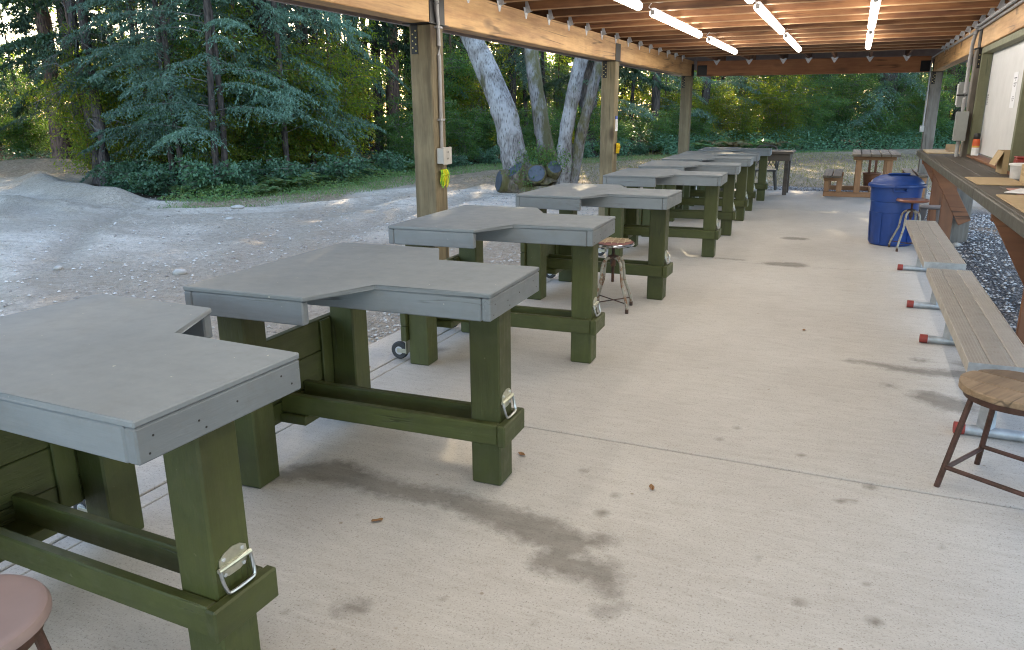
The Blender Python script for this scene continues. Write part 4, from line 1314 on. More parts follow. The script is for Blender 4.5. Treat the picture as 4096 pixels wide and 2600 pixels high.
bm = NB(); lathe(bm, [(.031, .1785), (.033, .182), (.033, .225), (.026, .24), (.002, .242)], (0, 0), 20); obj('cap', bm, M['bottle_cap'], t)

# ------------------------------------------------------------------ picnic table, dark table, chair
t = thing('picnic_table', 'timber picnic table with plank top and attached seats at the far end', 'picnic table', (0, 0, 0.002))
Y0, Y1 = 15.90, 17.25
for y in (Y0, Y1):
    box_obj('base_rail', (-.443, 1.29, y, y + .085, 0, .09), M['cedar_x'], t, .005)
    for x0, x1, z1 in ((-.44, -.345, .375), (-.22, -.125, .375), (.085, .19, .69), (.60, .705, .69), (.965, 1.06, .415), (1.20, 1.29, .415)):
        box_obj('leg', (x0, x1, y + .002, y + .083, .0905, z1 - .085 if z1 < .6 else z1), M['cedar_z'], t, .005)
    for x0, x1, z0, z1 in ((-.45, -.12, .29, .368), (.955, 1.295, .332, .41), (.03, .76, .6905, .765)):
        box_obj('cross_rail', (x0, x1, y, y + .085, z0, z1), M['cedar_x'], t, .005)
for k in range(5):
    x0 = 0.0 + k * .163
    p = box_obj('plank', (x0, x0 + .155, 15.62, 17.55, .7655 + .002 * (k % 2), .808 + .002 * (k % 2)), M['table_grey'], t, .006)
for x0, z0 in ((-.47, .3685), (-.30, .3685), (.945, .4105), (1.13, .4105)):
    box_obj('plank', (x0, x0 + .155, 15.66, 17.50, z0, z0 + .04), M['table_grey'], t, .006)
box_obj('base_rail', (.36, .44, Y0 + .09, Y1 - .005, .005, .085), M['cedar_y'], t, .005)
t = thing('dark_table', 'dark wooden table beyond the last shooting bench', 'table', (0, 0, 0.001))
box_obj('tabletop', (-2.55, -1.04, 15.72, 16.55, .79, .836), M['dark_table'], t, .006)
for d in ((-2.45, -1.09, 15.80, 15.835, .655, .7895), (-2.45, -1.09, 16.43, 16.465, .655, .7895), (-1.13, -1.091, 15.836, 16.429, .655, .7895), (-2.449, -2.41, 15.836, 16.429, .655, .7895)):
    box_obj('apron', d, M['dark_table'], t, .004)
for x in (-1.185, -2.44):
    for y in (15.84, 16.36):
        box_obj('leg', (x, x + .075, y, y + .075, 0, .7895 if x < -2 else .652), M['dark_table'], t, .004)
t = thing('patio_chair', 'dark resin patio chair with lattice back behind the dark table', 'chair', (-1.66, 17.05, -.045), math.radians(4))
bm = NB(); bx(bm, -.24, .24, -.24, .22, .42, .455, .012); obj('seat', bm, M['plastic_chair'], t)
for sx in (-1, 1):
    for sy_, top in ((-1, .419), (1, .419)):
        bm = NB(); tube(bm, [(sx * .20, sy_ * .19, top), (sx * .25, sy_ * .25, 0)], [.04, .024], 6); obj('leg', bm, M['plastic_chair'], t)
    bm = NB(); tube(bm, smooth_path([(sx * .25, .25, .46), (sx * .265, .2, .64), (sx * .27, 0, .66), (sx * .265, -.2, .64), (sx * .25, -.25, .45)], 4), .018, 6); obj('arm', bm, M['plastic_chair'], t)
    bm = NB(); tube(bm, [(sx * .22, .23, .455), (sx * .2, .33, .88)], .022, 6); obj('back_post', bm, M['plastic_chair'], t)
bm = NB(); tube(bm, smooth_path([(-.2, .33, .88), (-.1, .335, .92), (.1, .335, .92), (.2, .33, .88)], 4), .022, 6); obj('back_rail', bm, M['plastic_chair'], t)
for k in range(6):
    for s in (-1, 1):
        x0 = -.2 + k * .08
        bm = NB(); tube(bm, [(max(-.2, min(.2, x0)), .245, .50), (max(-.2, min(.2, x0 + s * .18)), .325, .85)], .008, 5); obj('lattice_slat', bm, M['plastic_chair'], t)
t = thing('bucket', 'brown bucket with two upright stakes behind the picnic table', 'bucket', (.42, 17.95, -.04))
bm = NB(); lathe(bm, [(.13, 0), (.17, .33), (.185, .34), (.185, .36), (.16, .36), (.12, .05)], (0, 0), 24); obj('pail', bm, M['brown_x'], t)
for x in (-.06, .06):
    box_obj('stake', (x - .025, x + .025, -.02, .02, .06, .82), M['brown_z'], t, .004)

# ------------------------------------------------------------------ rocks and debris on the lot
def rock(label, x, y, r, sq=.6, seed=0):
    bm = NB()
    bmesh.ops.create_icosphere(bm, subdivisions=2, radius=r)
    rr = random.Random(seed)
    for v in bm.verts:
        v.co *= 1 + rr.uniform(-.14, .14)
        v.co.z *= sq
        v.co.x *= 1.3
    for f in bm.faces: f.smooth = True
    o = obj('rock', bm, M['rock'], None, 60)
    o.location = (x, y, float(H(np.array([x]), np.array([y]))[0]) + r * sq * .45)
    o.rotation_euler = (0, 0, rr.uniform(0, 6))
    return tag(o, label, 'rock')
rock('smooth pale rock on the gravel lot, largest near the benches', -6.44, 5.84, .06, .6, 1)
rock('small brown rock by the tyre ruts on the gravel lot', -7.87, 5.5, .045, .6, 2)
rock('tan rock near the edge of the lot beyond the ruts', -10.3, 10.85, .09, .5, 3)
rock('flat rock between two low ruts on the lot', -9.28, 9.57, .06, .5, 4)
rock('white cobble at the foot of the weathered post', 1.10, 10.02, .06, .75, 5)
rock('flat white cobble against the weathered post base', 1.22, 10.1, .05, .6, 6)
rock('pale cobble in the blue gravel under the counter', 1.62, 8.2, .05, .6, 7)
def stones(name, n, fx, smin, smax, mat, seed, label=None):
    r = np.random.default_rng(seed)
    P = fx(r, n)
    z = H(P[:, 0], P[:, 1])
    base = np.array([(1, 0, 0), (-1, 0, 0), (0, 1, 0), (0, -1, 0), (0, 0, 1), (0, 0, -1)], float)
    tri = np.array([(0, 2, 4), (2, 1, 4), (1, 3, 4), (3, 0, 4), (2, 0, 5), (1, 2, 5), (3, 1, 5), (0, 3, 5)])
    s = r.uniform(smin, smax, n) ** 1
    V = base[None] * (1 + r.uniform(-.3, .3, (n, 6, 1))) * s[:, None, None]
    V[:, :, 2] *= .6
    a = r.uniform(0, 6.28, n)
    ca, sa = np.cos(a)[:, None], np.sin(a)[:, None]
    X2 = V[:, :, 0] * ca - V[:, :, 1] * sa
    Y2 = V[:, :, 0] * sa + V[:, :, 1] * ca
    V = np.stack([X2 + P[:, 0, None], Y2 + P[:, 1, None], V[:, :, 2] + z[:, None] + s[:, None] * .2], -1).reshape(-1, 3)
    F = (tri[None] + 6 * np.arange(n)[:, None, None]).reshape(-1, 3)
    me = bpy.data.meshes.new(name)
    me.from_pydata(V.tolist(), [], F.tolist())
    me.materials.append(mat)
    o = link(name, me)
    o['kind'] = 'stuff'
    return o
def island_mat(name, cols, rough=.9):
    m, nt, b, out = mk(name)
    ge = N(nt, 'NewGeometry')
    c = ramp(nt, ge.outputs['Random Per Island'], [(i / (len(cols) - 1), k) for i, k in enumerate(cols)])
    nt.links.new(c, b.inputs['Base Color'])
    b.inputs['Roughness'].default_value = rough
    return m
M['lot_stone'] = island_mat('loose_lot_stones', [(.22, .19, .16), (.42, .39, .35), (.56, .54, .51), (.33, .28, .23)])
M['gravel_stone'] = island_mat('crushed_gravel', [(.07, .07, .075), (.22, .22, .23), (.42, .42, .43), (.62, .61, .60), (.30, .24, .18)])
stones('loose_stones', 4200, lambda r, n: np.c_[-3.15 - np.abs(r.normal(0, 1, n)) * 4.2, r.uniform(0.5, 15, n)], .006, .024, M['lot_stone'], 3)
stones('edge_gravel', 2600, lambda r, n: np.c_[-3.1 - np.abs(r.normal(0, .35, n)), r.uniform(.5, 16.5, n)], .008, .022, M['lot_stone'], 4)
stones('blue_gravel', 9000, lambda r, n: np.c_[r.uniform(1.06, 3.2, n), r.uniform(3, 14, n)], .008, .019, M['gravel_stone'], 5)
stones('end_gravel', 3500, lambda r, n: np.c_[r.uniform(-3.4, 1.6, n), r.uniform(16.92, 18.0, n)], .008, .02, M['gravel_stone'], 6)

M['dead_leaf'] = plain('dry_leaf', (0.24, 0.12, 0.045), .8, 0, .25, 40)
for k, (x, y, lb) in enumerate([(-.66, 3.01, 'single dry brown leaf on the concrete near the floor joint'), (-1.62, 2.30, 'tiny dry leaf beyond the long floor stain'), (-1.32, 3.1, 'tiny dry leaf beside the second bench leg'),
                                (.35, 2.2, 'tiny dry leaf on the open concrete before the wooden stool'), (-.2, 5.9, 'tiny dry leaf on the concrete beside the aluminium benches'), (-2.75, 3.9, 'dry leaf on the kerb strip under the third bench')]):
    bm = NB()
    rr = random.Random(k)
    a = rr.uniform(0, 6)
    n_ = 8
    ctr = bm.verts.new((0, 0, .004))
    rg = []
    for q in range(n_):
        th = 2 * math.pi * q / n_
        rg.append(bm.verts.new((.026 * math.cos(th), .012 * math.sin(th), .003 + .006 * abs(math.sin(th * 1.5 + k)))))
    for q in range(n_):
        bm.faces.new((ctr, rg[q], rg[(q + 1) % n_]))
    o = obj('fallen_leaf', bm, M['dead_leaf'])
    o.location = (x, y, .002 if x > -2.7 else .005)
    o.rotation_euler = (0, 0, a)
    tag(o, lb, 'leaf')

# ------------------------------------------------------------------ forest
M['needle'] = leaf_mat('blue_green_needles', [(.065, .122, .088), (.092, .165, .120), (.118, .20, .15), (.076, .135, .094)], .18, .5, (1, 1, .6))
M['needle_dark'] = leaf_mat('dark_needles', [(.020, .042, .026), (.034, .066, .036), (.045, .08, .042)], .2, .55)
M['leaf'] = leaf_mat('mid_green_leaves', [(.042, .10, .036), (.07, .145, .048), (.095, .18, .06), (.055, .12, .04), (.13, .165, .04)], .42, .42, (1, 1, .35))
M['leaf_yellow'] = leaf_mat('yellow_green_leaves', [(.08, .125, .024), (.11, .16, .028), (.15, .18, .03), (.06, .10, .022), (.20, .15, .03)], .6, .45, (1, 1, .3))
M['ivy'] = leaf_mat('teal_ground_cover', [(.045, .10, .062), (.07, .145, .086), (.09, .18, .105), (.06, .12, .07)], .2, .45)
M['fern'] = leaf_mat('fern_green', [(.07, .14, .05), (.10, .18, .065), (.12, .20, .085), (.15, .16, .06)], .3, .5)
M['fern_brown'] = leaf_mat('browning_fern', [(.13, .10, .045), (.18, .12, .06), (.10, .11, .045)], .25, .6)
M['twig'] = plain('grey_twigs', (.11, .10, .09), .9, 0, .3, 8)
M['dry_grass'] = leaf_mat('dry_grass_blades', [(.25, .20, .11), (.16, .16, .06), (.33, .27, .15), (.10, .12, .04)], .2, .7)

def unit(v):
    return v / (np.linalg.norm(v, axis=-1, keepdims=True) + 1e-9)

def leaves(c, d, a, b, r, flat=None):
    """rhombic leaves at c along d (N,3), half length a, half width b"""
    n = len(c)
    d = unit(d)
    ref = r.normal(size=(n, 3)) if flat is None else np.tile(np.array([0, 0, 1.0]), (n, 1)) + r.normal(size=(n, 3)) * flat
    s = unit(np.cross(d, ref))
    a = np.broadcast_to(np.asarray(a, float).reshape(-1, 1) if np.ndim(a) else np.full((n, 1), a), (n, 1))
    b = np.broadcast_to(np.asarray(b, float).reshape(-1, 1) if np.ndim(b) else np.full((n, 1), b), (n, 1))
    return np.stack([c - d * a, c + s * b - d * a * .1, c + d * a, c - s * b - d * a * .1], 1)

def strips(paths, r0, r1):
    """thin three-sided twigs along (K,3) paths -> quads"""
    out = []
    for p in paths:
        p = np.asarray(p, float)
        t = np.gradient(p, axis=0)
        u = unit(np.cross(t, np.array([.31, .17, .93])))
        v = unit(np.cross(t, u))
        rr = np.linspace(r0, r1, len(p))[:, None]
        ring_ = [p + (u * math.cos(k * 2.0944) + v * math.sin(k * 2.0944)) * rr for k in range(3)]
        for k in range(3):
            A, B = ring_[k], ring_[(k + 1) % 3]
            out.append(np.stack([A[:-1], B[:-1], B[1:], A[1:]], 1))
    return np.concatenate(out)

def conifer_crown(seed, h0, h1, nb, Lm, name, mat, dens=1.0, droop=.42, spray=(.05, .013), taper=.75, az=None):
    r = np.random.default_rng(seed)
    Q, paths = [], []
    for i in range(nb):
        f = (i + r.random()) / nb
        z0 = h0 + (h1 - h0) * f
        L = Lm * (1 - taper * f) * r.uniform(.6, 1.1)
        phi = r.uniform(0, 2 * math.pi) if az is None else az + r.normal() * .8
        e0 = r.uniform(-.15, .4)
        dr = droop * r.uniform(.5, 1.4)
        ax = np.array([math.cos(phi), math.sin(phi), 0]); sd_ = np.array([-math.sin(phi), math.cos(phi), 0])
        bend = r.normal() * .12
        def P(t):
            t = np.asarray(t)[..., None]
            return ax * L * t + sd_ * L * bend * t * t + np.array([0, 0, 1.0]) * (z0 + L * (e0 * t - dr * t * t))
        tt = np.linspace(0, 1, 7)
        paths.append(P(tt))
        n = max(6, int(L / .075 * dens))
        ts = np.linspace(.16, 1, n)
        base = P(ts)
        for s in (-1, 1):
            tl = L * .34 * np.clip(np.sin(np.pi * (.12 + .86 * ts)), .15, 1) * r.uniform(.3, 1.25, n) * np.where(r.random(n) < .12, .2, 1)
            fw = r.uniform(.45, .8, n)
            td = unit(ax[None] * fw[:, None] + sd_[None] * s + np.array([0, 0, -1.0])[None] * r.uniform(.05, .35, n)[:, None])
            m = max(3, int(L * .36 / .05))
            u = (np.arange(m) + .5) / m
            c = base[:, None] + td[:, None] * (tl[:, None] * u[None])[..., None] + np.array([0, 0, -1.0]) * (tl[:, None] * u[None] ** 2 * .35)[..., None]
            c = c.reshape(-1, 3) + r.normal(size=(n * m, 3)) * .016
            dd = np.repeat(td, m, 0) + r.normal(size=(n * m, 3)) * .75 + np.array([0, 0, -.45])
            keep = r.random(n * m) < .9
            sz = r.uniform(.6, 1.25, n * m)
            Q.append(leaves(c[keep], dd[keep], (spray[0] * sz)[keep], (spray[1] * sz)[keep], r, .6))
    W = strips(paths, .016, .003)
    Q = np.concatenate(Q)
    mi = np.r_[np.zeros(len(Q), int), np.ones(len(W), int)]
    return fquads(name, np.concatenate([Q, W]), [mat, M['twig']], midx=mi)

def dead_boughs(seed, h0, h1, nb, Lm, name):
    r = np.random.default_rng(seed)
    paths = []
    for i in range(nb):
        z0 = r.uniform(h0, h1); phi = r.uniform(0, 6.283); L = Lm * r.uniform(.4, 1)
        ax = np.array([math.cos(phi), math.sin(phi), 0]); sd_ = np.array([-math.sin(phi), math.cos(phi), 0])
        t = np.linspace(0, 1, 8)[:, None]
        p = ax * L * t + sd_ * .15 * L * np.sin(t * 5 + i) * t + np.array([0, 0, 1.0]) * (z0 + L * (.05 * t - .5 * t * t))
        paths.append(p)
        for k in range(7):
            j = r.integers(2, 8) - 1
            d = unit(ax * r.uniform(.2, 1) + sd_ * r.choice([-1, 1]) * r.uniform(.3, 1) + np.array([0, 0, -r.uniform(.2, 1.3)]))
            tl = np.linspace(0, 1, 4)[:, None] * L * r.uniform(.15, .4)
            paths.append(p[j] + d * tl + np.array([0, 0, -.25]) * tl * tl)
    return fquads(name, strips(paths, .013, .003), [M['twig']])

def leafy_crown(seed, h, rad, n, name, mat, a=.05, b=.024, stems=9, low=.12, hang=-.5):
    r = np.random.default_rng(seed)
    paths, C_, D_ = [], [], []
    for i in range(stems):
        phi = r.uniform(0, 6.283); lean = r.uniform(.2, 1) * rad
        hh = h * r.uniform(.6, 1.05)
        t = np.linspace(0, 1, 7)
        p = np.stack([np.cos(phi) * lean * t ** 1.5, np.sin(phi) * lean * t ** 1.5, hh * (t - .12 * t ** 3)], 1) + r.normal(size=(7, 3)) * .03 * t[:, None]
        paths.append(p)
        for k in range(8):
            tb = r.uniform(low, 1)
            b0 = np.array([np.interp(tb, t, p[:, q]) for q in range(3)])
            ph2 = r.uniform(0, 6.283); bl = rad * r.uniform(.25, .6)
            q = np.linspace(0, 1, 5)[:, None]
            bp = b0 + np.array([math.cos(ph2), math.sin(ph2), .35]) * bl * q + np.array([0, 0, -.35]) * bl * q * q
            paths.append(bp)
            m = n // (stems * 8)
            u = r.uniform(.15, 1.05, m)
            c = np.stack([np.interp(u, q[:, 0], bp[:, z]) for z in range(3)], 1) + r.normal(size=(m, 3)) * np.array([.09, .09, .06]) * rad
            C_.append(c)
            D_.append(np.tile(np.array([math.cos(ph2), math.sin(ph2), hang]), (m, 1)) + r.normal(size=(m, 3)) * .6)
    c, d = np.concatenate(C_), np.concatenate(D_)
    sz = r.uniform(.6, 1.3, len(c))
    Q = leaves(c, d, a * sz, b * sz, r, .7)
    W = strips(paths, .012, .003)
    return fquads(name, np.concatenate([Q, W]), [mat, M['twig']], midx=np.r_[np.zeros(len(Q), int), np.ones(len(W), int)])

def trunk_mesh(seed, h, r0, r1, mat, lean=.02, n=14, flare=1.5, knobs=.05):
    r = np.random.default_rng(seed)
    bm = NB()
    K = 16
    zs = np.r_[-.25, .0, .15, .4, np.linspace(.9, h, K)]
    ph = r.uniform(0, 6.28)
    pts, rs = [], []
    for z in zs:
        f = max(0, z) / h
        pts.append((math.cos(ph) * lean * z + .05 * math.sin(z * .9 + ph) * min(1, z), math.sin(ph) * lean * z + .05 * math.cos(z * .7) * min(1, z), z))
        rs.append((r0 + (r1 - r0) * f) * (1 + (flare - 1) * math.exp(-max(0, z) / .28)) * (1 + r.uniform(-knobs, knobs)))
    rings = tube(bm, pts, rs, n)
    for rg in rings:
        for v in rg:
            v.co.x += r.normal() * r0 * .035; v.co.y += r.normal() * r0 * .035
    me = bpy.data.meshes.new('trunk')
    bmesh.ops.recalc_face_normals(bm, faces=bm.faces[:])
    bm.to_mesh(me); bm.free()
    me.materials.append(mat)
    return me

CR = {
    'hem': [conifer_crown(s, 1.1, 9.0, 25, 2.7, 'hemlock_boughs', M['needle'], .95, .44, taper=.55) for s in (1, 2, 3)],
    'fir': [conifer_crown(s, 2.2, 12.0, 38, 3.4, 'fir_boughs', M['needle'], .85, .5) for s in (4, 5)],
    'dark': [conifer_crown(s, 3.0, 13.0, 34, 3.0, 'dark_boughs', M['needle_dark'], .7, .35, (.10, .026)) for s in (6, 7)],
    'sap': [conifer_crown(s, .15, 3.0, 30, 1.25, 'sapling_boughs', M['needle'], 1.0, .3, taper=.9) for s in (8, 9)],
    'shrub': [leafy_crown(s, 2.3, 1.1, 7500, 'shrub_leaves', M['leaf'], .036, .017) for s in (10, 11, 12)],
    'tall': [leafy_crown(s, 5.0, 1.9, 19000, 'tall_shrub_leaves', M['leaf'], .036, .016, 12) for s in (13, 14)],
    'gold': [leafy_crown(s, 4.2, 1.7, 14000, 'yellow_leaves', M['leaf_yellow'], .04, .016, 12, hang=-.9) for s in (15, 16)],
    'low': [leafy_crown(s, .75, .7, 1900, 'bramble_leaves', M['ivy'], .04, .024, 7) for s in (17, 18)],
    'dead': [dead_boughs(s, 1.0, 6.5, 16, 2.2, 'dead_twigs') for s in (19, 20)],
}
TR = {
    'big': [trunk_mesh(s, 16, .36, .24, M['bark_fir'], .012) for s in (31, 32)],
    'red': [trunk_mesh(s, 15, .22, .15, M['bark_red'], .02) for s in (33, 34)],
    'mid': [trunk_mesh(s, 14, .17, .10, M['bark_fir'], .02) for s in (35, 36)],
    'thin': [trunk_mesh(s, 11, .085, .04, M['bark_fir'], .03, 9) for s in (37, 38, 39)],
    'stem': [trunk_mesh(s, 6, .05, .02, M['bark_red'], .05, 8, 1.2) for s in (40, 41)],
}
rt = random.Random(21)
def gz0(x, y):
    return float(H(np.array([float(x)]), np.array([float(y)]))[0])
def tree(name, label, x, y, trunk, crowns, group, sc=1.0, rz=None, cat='tree', lean=0.0, laz=0.0):
    t = thing(name, label, cat, (x, y, gz0(x, y)), rt.uniform(0, 6.283) if rz is None else rz, group)
    t.scale = (sc, sc, sc)
    if lean:
        t.rotation_euler = (Matrix.Rotation(laz, 3, 'Z') @ Matrix.Rotation(lean, 3, 'Y') @ Matrix.Rotation(-laz, 3, 'Z') @ Matrix.Rotation(t.rotation_euler.z, 3, 'Z')).to_euler()
    if trunk:
        link('trunk', rt.choice(TR[trunk]), t)
    for k, nm in crowns:
        link(nm, rt.choice(CR[k]), t)
    return t
def at_edge(s, d):
    x, y, nx, ny = edge(s)
    return x + nx * d, y + ny * d

# named trunks at the left
tree('fir_tree', 'leaning reddish fir trunk nearest the dirt mound at the far left', -17.3, 13.6, 'mid', [('dark', 'crown'), ('dead', 'dead_boughs')], None, .8, lean=.17, laz=2.6)
tree('fir_tree', 'second leaning reddish trunk close beside the dirt berm', -16.7, 13.3, 'mid', [('dead', 'dead_boughs')], None, .75, lean=.2, laz=2.5)
tree('fir_tree', 'sunlit orange fir trunk deep at the upper left', -24.4, 17.9, 'red', [('dark', 'crown')], None, 1.2)
tree('fir_tree', 'thick dark fir trunk behind drooping blue-green boughs', -13.9, 16.2, 'big', [('dead', 'dead_boughs'), ('fir', 'crown')], None, .95)
tree('fir_tree', 'thick dark fir trunk between the hemlocks, left of another thick trunk', -15.7, 16.0, 'big', [('dead', 'dead_boughs')], None, .9)
tree('fir_tree', 'dark forked trunk behind the pale maple stems', -9.3, 28.3, 'big', [('dark', 'crown')], None, .95)
tree('fir_tree', 'thick trunk wrapped in drooping boughs at the far end, right of the yellow leaves', 1.2, 38.9, 'big', [('hem', 'crown')], None, 1.15)

def seg(s):
    return ('left of the dirt berm' if s < 27 else 'behind the dirt berm' if s < 32 else 'between the berm and the near tan post' if s < 39.5
            else 'behind the near tan post' if s < 42.5 else 'behind the pale maple stems' if s < 51 else 'beyond the cracked post' if s < 57
            else 'at the far end behind the dark table' if s < 63 else 'at the far end behind the picnic table' if s < 70 else 'beyond the far corner post')
# conifers along the edge of the wood
for s, d, k, sc in [(16.5, 2.0, 'hem', 1.0), (20.5, 2.2, 'hem', 1.0), (24.2, 1.6, 'hem', .95), (27.6, 1.6, 'hem', .85), (30.6, 2.0, 'hem', .9), (33.0, 1.8, 'hem', .95),
                    (35.2, 2.0, 'hem', .9), (37.8, 1.6, 'hem', .95), (39.6, 2.0, 'hem', .9), (22.5, 5, 'hem', 1.1), (28.5, 4.2, 'hem', 1.1), (31.5, 4.6, 'fir', 1.0), (33.5, 5.0, 'hem', 1.15), (36, 4.2, 'fir', 1.0), (38, 4.8, 'hem', 1.1),
                    (41.5, 4.0, 'fir', 1.0), (52.3, 2.0, 'hem', 1.05), (54.6, 2.4, 'hem', 1.1), (57.0, 2.6, 'hem', 1.1), (50, 5, 'fir', 1.1), (66.2, 2.2, 'hem', 1.15), (68.4, 1.8, 'hem', 1.2), (71.5, 3.0, 'hem', 1.2), (46, 6, 'fir', 1.0), (14, 2.0, 'hem', 1.1), (11, 2.5, 'hem', 1.15), (7.5, 2.5, 'hem', 1.1), (18.3, 3.6, 'hem', 1.15), (15, 4.5, 'fir', 1.1), (60.5, 5.5, 'hem', 1.3), (63.5, 6.5, 'fir', 1.2), (58.8, 7.5, 'fir', 1.2)]:
    x, y = at_edge(s, d)
    tree('hemlock_tree', f'blue-green drooping conifer {seg(s)}', x, y, 'thin' if sc < 1.1 else 'mid', [(k, 'crown')], 'drooping conifers along the wood edge', sc)
# broadleaf shrubs behind and between
i = 0
for s in np.r_[np.arange(-4, 42, 1.5), np.arange(42.3, 72, .95), np.arange(72, 84, 1.5)]:
    d = rt.uniform(2.4, 4.6) if s < 42 else rt.uniform(.6, 2.2)
    x, y = at_edge(s, d)
    k = 'shrub'
    if s > 57: k = 'tall' if i % 2 else 'shrub'
    if 55.5 < s < 61 and i % 3: k = 'gold'
    if s < 42 and i % 3 == 0: k = 'gold'
    i += 1
    tree('leafy_shrub', f'leafy green shrub {seg(s)}', x, y, None, [(k, 'foliage')], 'leafy shrubs along the wood edge', rt.uniform(.7, 1.05), cat='shrub')
for s in np.arange(-5, 86, 1.3):
    x, y = at_edge(s, rt.uniform(3.6, 7.0))
    tree('tall_shrub', f'tall yellow-green shrub lit from behind, {seg(s)}', x, y, 'stem', [('gold' if rt.random() < .65 else 'tall', 'foliage')], 'tall shrubs inside the wood', rt.uniform(.8, 1.25), cat='shrub')
for s in np.arange(26, 56, 1.5):
    x, y = at_edge(s, rt.uniform(.3, 1.1))
    tree('bramble', f'low bramble clump {seg(s)}', x, y, None, [('low', 'foliage')], 'low bramble clumps', rt.uniform(.6, 1.15), cat='shrub')
# trunks deeper in
for k in range(150):
    s = rt.uniform(-2, 86)
    d = rt.uniform(4, 17)
    x, y = at_edge(s, d)
    if not inside_forest(np.array([x]), np.array([y]))[0] or seg_dist(np.array([x]), np.array([y]), EDGE)[0] < 4:
        continue
    tr_ = rt.choice(['mid', 'thin', 'thin', 'red', 'big', 'thin'])
    cs = [('dark', 'crown')] if rt.random() < .55 else ([('dead', 'dead_boughs')] if rt.random() < .5 else [])
    tree('conifer', f'tall conifer trunk in the shade {seg(s)}', x, y, tr_, cs, 'conifer trunks inside the wood', rt.uniform(.85, 1.25))

# many-stemmed maple with sealed limb cuts in the clearing
t = thing('maple_tree', 'pale many-stemmed maple with blue-grey sealed limb cuts standing on the gravel lot', 'tree', (-6.1, 15.35, -.06))
O_ = Vector((-6.1, 15.35, -.06))
def stem(pts, rs, mat, name='trunk', n=18, jit=.02):
    bm = NB()
    sp_ = smooth_path([Vector(p) - O_ for p in pts], 5)
    tt = np.linspace(0, 1, len(sp_))
    rr = np.interp(tt, np.linspace(0, 1, len(rs)), rs)
    rings = tube(bm, sp_, list(rr * (1 + RNG.uniform(-.03, .03, len(rr)))), n)
    for rg in rings:
        for v in rg:
            v.co += Vector(RNG.normal(size=3) * jit * .5)
    return obj(name, bm, mat, t, 60)
stem([(-6.35, 15.4, -.1), (-6.58, 15.3, .4), (-6.68, 15.25, .9), (-6.82, 15.2, 1.54), (-7.05, 15.2, 2.1), (-7.38, 15.2, 2.77), (-7.9, 15.3, 3.7), (-8.5, 15.5, 5.2), (-8.9, 15.8, 7.5)], [.36, .31, .275, .265, .25, .235, .2, .16, .11], M['bark_pale'])
stem([(-6.1, 15.8, -.1), (-6.1, 15.9, .5), (-6.18, 15.85, .95), (-6.3, 15.85, 1.7), (-6.48, 15.85, 2.9), (-6.55, 15.9, 4.5), (-6.4, 16.2, 7.5)], [.3, .22, .185, .165, .145, .12, .08], M['bark_moss'])
stem([(-5.75, 15.5, -.1), (-5.55, 15.35, .3), (-5.5, 15.3, 1.03), (-5.36, 15.3, 1.8), (-5.14, 15.2, 2.62), (-4.8, 15.2, 4), (-4.5, 15.3, 6.5)], [.24, .15, .142, .138, .135, .11, .07], M['bark_pale'])
stem([(-5.6, 15.7, -.1), (-5.42, 15.55, .25), (-5.25, 15.5, 1.03), (-5.05, 15.45, 1.8), (-4.84, 15.45, 2.55), (-4.4, 15.5, 4.2), (-4.1, 15.6, 6)], [.22, .14, .115, .105, .10, .08, .05], M['bark_moss'])
stem([(-6.05, 15.35, -.2), (-6.05, 15.3, .05), (-6.05, 15.3, .3)], [.62, .52, .3], M['bark_stump'], 'stump_base', 22, .05)
for (c0, c1, r0, r1) in (((-6.1, 15.4, .15), (-5.99, 14.92, .37), .24, .20), ((-5.9, 15.45, .2), (-5.66, 15.12, .50), .2, .165), ((-6.3, 15.3, .1), (-6.82, 14.85, .20), .3, .235), ((-6.3, 15.25, .05), (-6.5, 14.93, .44), .32, .22)):
    a, b2 = Vector(c0), Vector(c1)
    l = stem([a, a.lerp(b2, .5), b2], [r0, (r0 + r1) / 2, r1], M['bark_stump'], 'cut_limb', 18, .018)
    d = (b2 - a).normalized()
    bm = NB()
    rg1 = [bm.verts.new(q - O_) for q in ring(b2 + d * .006, d, r1 * .9, 18)]
    rg2 = [bm.verts.new(q - O_) for q in ring(b2 + d * .016, d, r1 * .82, 18)]
    bm.faces.new(rg2)
    for q in range(18):
        bm.faces.new((rg1[q], rg1[(q + 1) % 18], rg2[(q + 1) % 18], rg2[q]))
    obj('cut_face', bm, M['sealed_cut'], l)
r = np.random.default_rng(77)
cc, dd = [], []
for k in range(60):
    c0 = np.array([r.uniform(-.35, .75), r.uniform(-.35, .05), r.uniform(.55, .95)])
    if k > 50: c0 = np.array([r.uniform(-.5, .1), -.55, r.uniform(.1, .5)])
    m = 26
    cc.append(c0 + r.normal(size=(m, 3)) * .075); dd.append(r.normal(size=(m, 3)) + np.array([0, 0, -.3]))
cc, dd = np.concatenate(cc), np.concatenate(dd)
link('sprout_leaves', fquads('sprout_leaves', leaves(cc, dd, r.uniform(.018, .036, len(cc)), r.uniform(.010, .018, len(cc)), r, .6), [M['leaf']]), t)

